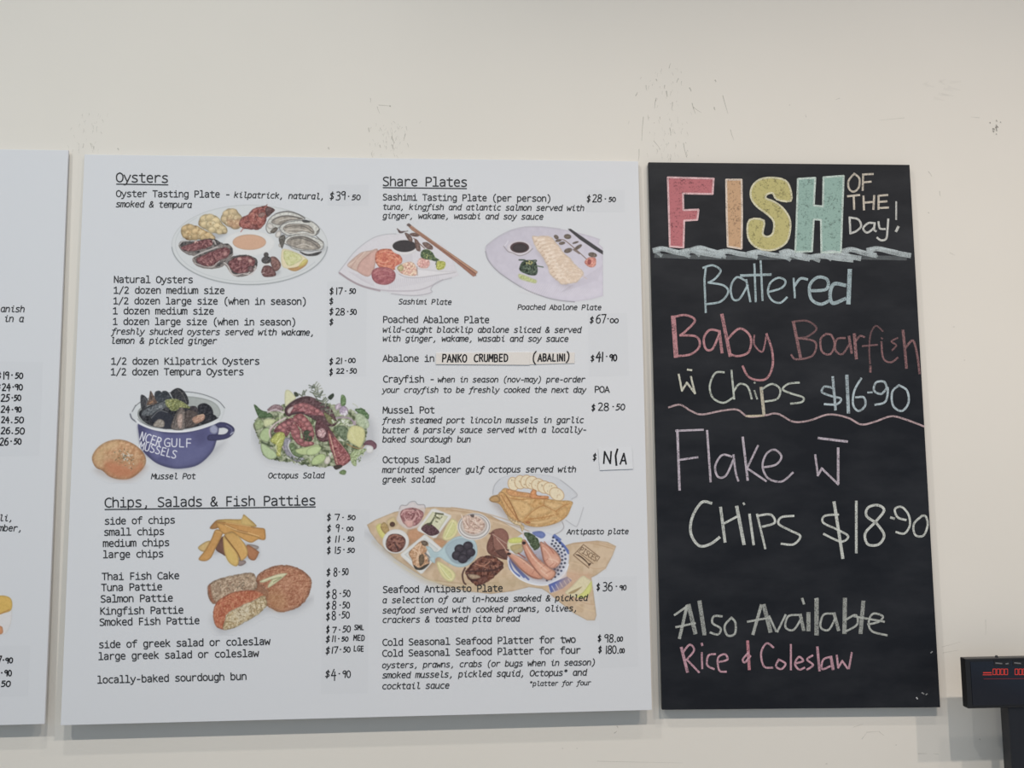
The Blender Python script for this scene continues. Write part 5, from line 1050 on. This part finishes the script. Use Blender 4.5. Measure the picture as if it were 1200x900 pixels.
chalk('chalk_lettering', Z2, ['275,75 270,120 275,240', '~265,75 300,66 330,85 310,115 285,130', '~285,130 340,140 358,165 330,200 275,210', '~425,125 390,110 368,145 375,190 400,190 430,140', '425,120 430,150 440,200', '455,62 460,200', '478,50 485,195', ('405,104 515,100', 3, .8), '~505,165 555,150 570,125 545,112 515,130 505,165 520,195 550,205 575,185',
      '600,115 605,185', ('~605,140 625,115 650,118', 3, .85), ('~660,160 720,155 725,120 690,110 660,140 665,190 700,210 735,195', 3.6, .8), ('~790,140 750,135 735,170 745,206 790,190', 4.2, .75), ('808,85 803,205', 5, .8)], blu, 2.4, .85)
pk = (196, 124, 132); pkd = (160, 106, 110)
chalk('chalk_lettering', Z2, [('155,258 165,402', 5.4, .85), '~155,258 200,250 235,270 200,310 180,325', '~180,325 240,330 252,365 220,395 165,402', '~325,310 290,305 268,335 275,375 300,375 325,320', ('325,310 335,388', 3.4, .8), ('335,250 365,400', 4, .75), '~355,340 400,300 440,330 435,385 395,402 365,395', ('~455,325 455,360 485,385 500,320', 2, .6), '~500,320 520,380 522,440 500,485 460,490 430,475 412,440'], pk, 2.6, .85)
chalk('chalk_lettering', Z2, [('600,278 625,405', 3.6, .7), ('~595,275 650,272 685,300 650,330 615,335', 2.2, .5), '~615,335 680,350 670,400 610,414 592,398', ('~720,320 700,340 705,385 735,395 752,360 740,325 720,320', 2.4, .75), '~790,335 760,340 755,380 780,395 805,360', ('805,330 815,390', 3, .7), ('825,322 832,410', 3.6, .8), '~828,350 845,328 862,332', ('~930,310 905,290 885,320 880,380 883,430', 2, .4), ('884,440 884,460', 2.6, .75), ('855,365 910,360', 2, .5),
      ('~925,350 932,410 960,425 985,408', 2.2, .6), ('~985,335 962,348 980,362 965,380', 2, .5), ('925,335 928,338', 2, .4), ('1005,308 1018,445', 3.2, .65), ('~1015,370 1042,345 1058,400 1066,466', 2.6, .65)], pkd, 2.3, .65)
olv = (196, 196, 176); gn = (178, 188, 176)
chalk('chalk_lettering', Z2, ['175,470 187,530', '187,530 205,500', '205,500 235,540', '220,478 235,540', '208,452 222,454'], olv, 2.3, .85)
chalk('chalk_lettering', Z2, ['~342,462 310,465 290,510 300,555 340,575 376,555', '370,455 380,560', '~380,530 400,505 430,515 445,560', ('455,530 465,560', 2, .7), ('455,500 457,502', 2, .7), ('480,520 490,615', 3.6, .75, (196, 186, 160)), '~482,525 520,505 550,525 540,560 495,570', '~620,500 580,505 560,525 590,540 635,555 630,572 590,578'], gn, 2.3, .85)
bl2 = (164, 186, 198)
chalk('chalk_lettering', Z2, ['~745,520 715,515 705,535 740,550 775,560 760,580 715,580', ('745,480 755,600', 3, .8), ('797,475 803,610', 3.8, .75), '~850,485 825,530 820,580 840,605 865,585 860,555 830,555', ('875,537 890,536', 2.2, .7), '~945,520 935,497 905,500 898,530 925,542 948,520 940,570 902,582', '~990,510 965,535 968,585 1000,605 1025,575 1020,530 990,510'], bl2, 2.5, .85)
chalk('chalk_wavy_line', Z2, ['~138,592 180,582 220,605 260,618 330,605 390,600 430,625 490,622 540,615 600,645 660,640 730,618 800,630 850,655 900,645 960,625 1010,635 1082,662', ('425,624 490,622', 2.4, .8, (196, 180, 150))], (184, 150, 156), 2.2, .85)
pu = (184, 170, 188)
chalk('chalk_lettering', Z3, [('170,108 178,328', 2.9, .85), '165,110 265,106', '175,218 245,208', ('280,110 293,298', 2.6, .85), '~370,205 335,200 310,240 320,280 350,275 378,215', '~378,200 385,260 395,295', ('412,135 430,292', 2.8, .85), '468,165 425,255', '430,250 498,296', '~490,245 535,235 555,205 530,180 500,195 485,240 505,285 555,298 597,265'], pu, 2.4, .85)
chalk('chalk_lettering', Z3, ['680,200 690,275', '690,275 705,248', '705,250 765,308', ('765,175 765,305', 3, .85), ('692,137 798,150', 2.8, .85)], pu, 2.5, .85)
wc = (190, 196, 190)
chalk('chalk_lettering', Z3, [('~295,378 260,375 225,430 220,490 250,535 290,530 325,505', 3.2, .88), ('330,395 346,520', 3.4, .85), ('390,392 416,528', 4, .8), '345,452 395,425', ('437,420 452,530', 3, .85), ('415,378 417,382', 2.4, .85), '465,420 495,545', '~465,425 515,420 530,450 485,465', '~600,425 555,430 545,455 590,480 625,500 600,530 555,528'], wc, 2.6, .88)
chalk('chalk_lettering', Z3, ['~765,420 715,425 710,450 760,475 802,500 775,520 712,492', ('750,375 782,580', 3.6, .85), ('832,372 832,560', 3, .85), ('~905,450 870,425 875,395 910,385 935,405 900,450 865,490 875,530 915,530 935,495 905,450', 3, .88), ('960,431 972,435', 2.6, .85), '~1015,440 985,430 975,400 1000,392 1025,420 1030,460 1010,490 980,485', '~1075,425 1045,455 1050,495 1080,498 1096,460 1090,428 1075,425'], wc, 2.5, .88)
av = (172, 178, 172)
chalk('chalk_lettering', Z4, ['160,160 210,125', ('205,128 178,245', 3.6, .75), ('212,125 236,226', 4.8, .6), '165,205 235,190', ('252,112 270,230', 4.8, .6), '~335,165 305,165 300,190 330,210 320,232 292,225', '~370,170 345,200 355,235 382,230 385,190 370,170'], av, 2.5, .82)
chalk('chalk_lettering', Z4, [('480,125 450,230', 3.6, .75), ('490,125 514,220', 4.8, .6), '430,185 510,170', '510,165 535,220', '570,160 540,222', '~620,160 580,165 570,205 600,215 630,170', ('625,160 637,215', 3.8, .65), ('655,155 655,215', 4.8, .6), ('632,100 638,118', 2.8, .8), ('685,107 685,230', 5, .6), '~745,155 710,160 700,205 730,215 755,170', ('750,155 766,215', 3.8, .65), ('790,102 788,225', 4.8, .6), '~790,180 830,160 835,195 795,220',
      ('858,112 848,225', 4.6, .6), '~875,195 915,185 930,165 895,155 878,185 890,220 945,235', '825,165 935,185', '680,102 690,100'], av, 2.4, .82)
pk2 = (206, 144, 164)
chalk('chalk_lettering', Z4, [('185,282 207,370', 3.4, .8), '~190,300 215,270 232,290 205,325', '205,325 250,372', '260,300 262,358', ('260,266 262,272', 2.6, .85), '~310,305 285,310 280,345 305,360', '~320,335 355,325 345,305 320,320 325,365 350,370'], pk2, 2.3, .85)
chalk('chalk_lettering', Z4, [('430,258 436,360', 3.4, .8, (206, 120, 136)), '~432,300 412,325 420,335 440,312'], pk2, 2.4, .85)
chalk('chalk_lettering', Z4, ['~525,280 500,265 480,300 490,350 522,355', '~545,325 535,350 555,360 570,340 545,325', '590,270 590,362', '~605,340 635,330 620,315 605,340 620,362 640,355', '~670,310 650,325 672,345 650,362', ('688,280 696,365', 3, .8), '~740,315 710,325 705,360 735,350', ('738,315 746,360', 3.4, .75), '760,310 765,355', '765,355 780,330', '780,330 800,358', '815,300 805,358'], pk2, 2.3, .85)
for sp in (('1055,466 1058,470', 1.6, .8), ('1075,448 1082,452', 1.4, .4), ('1090,455 1094,452', 1.2, .5), ('1108,300 1113,296', 1.2, .5)): chalk('chalk_speck', Z4, [sp], (190, 194, 198))

# ------------------------------------------------------------------ customer display on a pole
DY = -0.085                                                    # front face of the display
DP = Plane(-DY, -DY, 2, 1)
k4 = DP.at([1131, 1136], [772, 830.5])
dx0, dz1 = k4[0][0], k4[0][2]; dz0 = k4[1][2]; dw = 0.235
M['housing'] = plain('black_abs_plastic', (0.012, 0.012, 0.014), 0.38, 0.45, bump=.05, scale=600)
M['glass'] = plain('dark_display_window', (0.010, 0.011, 0.018), 0.08, 0.6)
M['pole'] = plain('black_powder_coat', (0.010, 0.011, 0.016), 0.4, 0.5, bump=.04, scale=500)
M['legend'] = plain('grey_legend_print', (0.16, 0.16, 0.17), 0.5)
disp = root('customer_display', (dx0+dw/2, DY+.03, 0.0), 'black pole display with red digits standing in front of wall', 'display')
bm_obj('housing', bm_box(dx0, dx0+dw, DY, DY+.020, dz0, dz1), M['housing'], disp, bevel=.003, seg=3)
bm_obj('window', bm_box(dx0+.010, dx0+dw-.010, DY-.0012, DY+.002, dz0+.006, dz1-.006), M['glass'], disp, bevel=.0008)
bm = bmesh.new(); bmesh.ops.create_cone(bm, cap_ends=True, segments=12, radius1=.0035, radius2=.002, depth=.004)
px = DP.at([1171], [768])[0]; bmesh.ops.translate(bm, verts=bm.verts[:], vec=(px[0], DY+.010, dz1+.0015)); bm_obj('screw_cap', bm, M['housing'], disp)
pl = DP.at([1185], [860])[0][0]; pr_ = dx0+dw-(pl-dx0)
bm_obj('pole', bm_box(pl, pr_, DY+.004, DY+.034, .012, dz0+.003), M['pole'], disp, bevel=.004, seg=3)
bm_obj('pole_base', bm_box((pl+pr_)/2-.11, (pl+pr_)/2+.11, DY-.07, DY+.11, 0, .014), M['pole'], disp, bevel=.004)
# red digits behind the window: seven bars each
m, nt, b = new_mat('red_led'); b.inputs['Base Color'].default_value = (.3, .01, .01, 1); b.inputs['Emission Color'].default_value = (1, .10, .07, 1); b.inputs['Emission Strength'].default_value = .30; M['led'] = m
SEGM = {'a': ('0,2 1,2'), 'b': '1,2 1,1', 'c': '1,1 1,0', 'd': '0,0 1,0', 'e': '0,1 0,0', 'f': '0,2 0,1', 'g': '0,1 1,1'}
DIG = {'0': 'abcdef', '-': 'g', '8': 'abcdefg', '.': ''}
def led_row(x, y, s, dx=4.6, h=6.6, w=3.4):
    for ch in s:
        rb = Ribbons()
        for sg in DIG[ch]:
            P = xy(SEGM[sg]); rb.add(np.stack([x+P[:, 0]*w, y-P[:, 1]*h/2], 1), .8, cap=.1)
        if rb.v: rb.build('digit', DP, .0016, M['led'], disp, label='red lit digit')
        x += dx
led_row(1163.6, 790.6, '0000'); led_row(1189.5, 790.6, '00000')
rb = Ribbons(); rb.add(np.array([(1152.4, 788.4), (1161.5, 788.4)]), 1.3); rb.add(np.array([(1152, 790.8), (1162, 790.8)]), .9); rb.build('minus_sign', DP, .0016, M['led'], disp, label='red lit bar')
rb = Ribbons(); rb.add(np.array([(1153, 795.6), (1270, 794.8)]), .8); rb.build('underline_bar', DP, .0016, plain('dim_red_line', (.16, .02, .03), .4), disp, label='thin red line')
for x0, x1, y in ((1165, 1184, 777.2), (1187, 1205, 777)):
    sticker(rect(x0, y-3, x1, y+3), disp, DP, 'legend_plate', M['housing'], .0018, .0006)
    rb = Ribbons(); rb.add(np.array([(x0+2, y-.2), (x0+9, y+.5)]), 1.5); rb.add(np.array([(x0+14, y+.8), (x0+16.5, y+.3)]), 1.6); rb.build('legend', DP, .0022, M['legend'], disp)
sticker(rect(1207, 774, 1226, 780), disp, DP, 'legend_plate', M['housing'], .0018, .0006)
sticker([(1196.6, 841.5), (1203, 841.5), (1203, 844.5), (1196.6, 844.5)], disp, Plane(-DY-.008, -DY-.008, 2, 1), 'painted_pole_glint', plain('silver_glint_paint', (.4, .42, .45), .3), .0003, .0004)  # small pale patch: the white glint on the pole, painted as colour
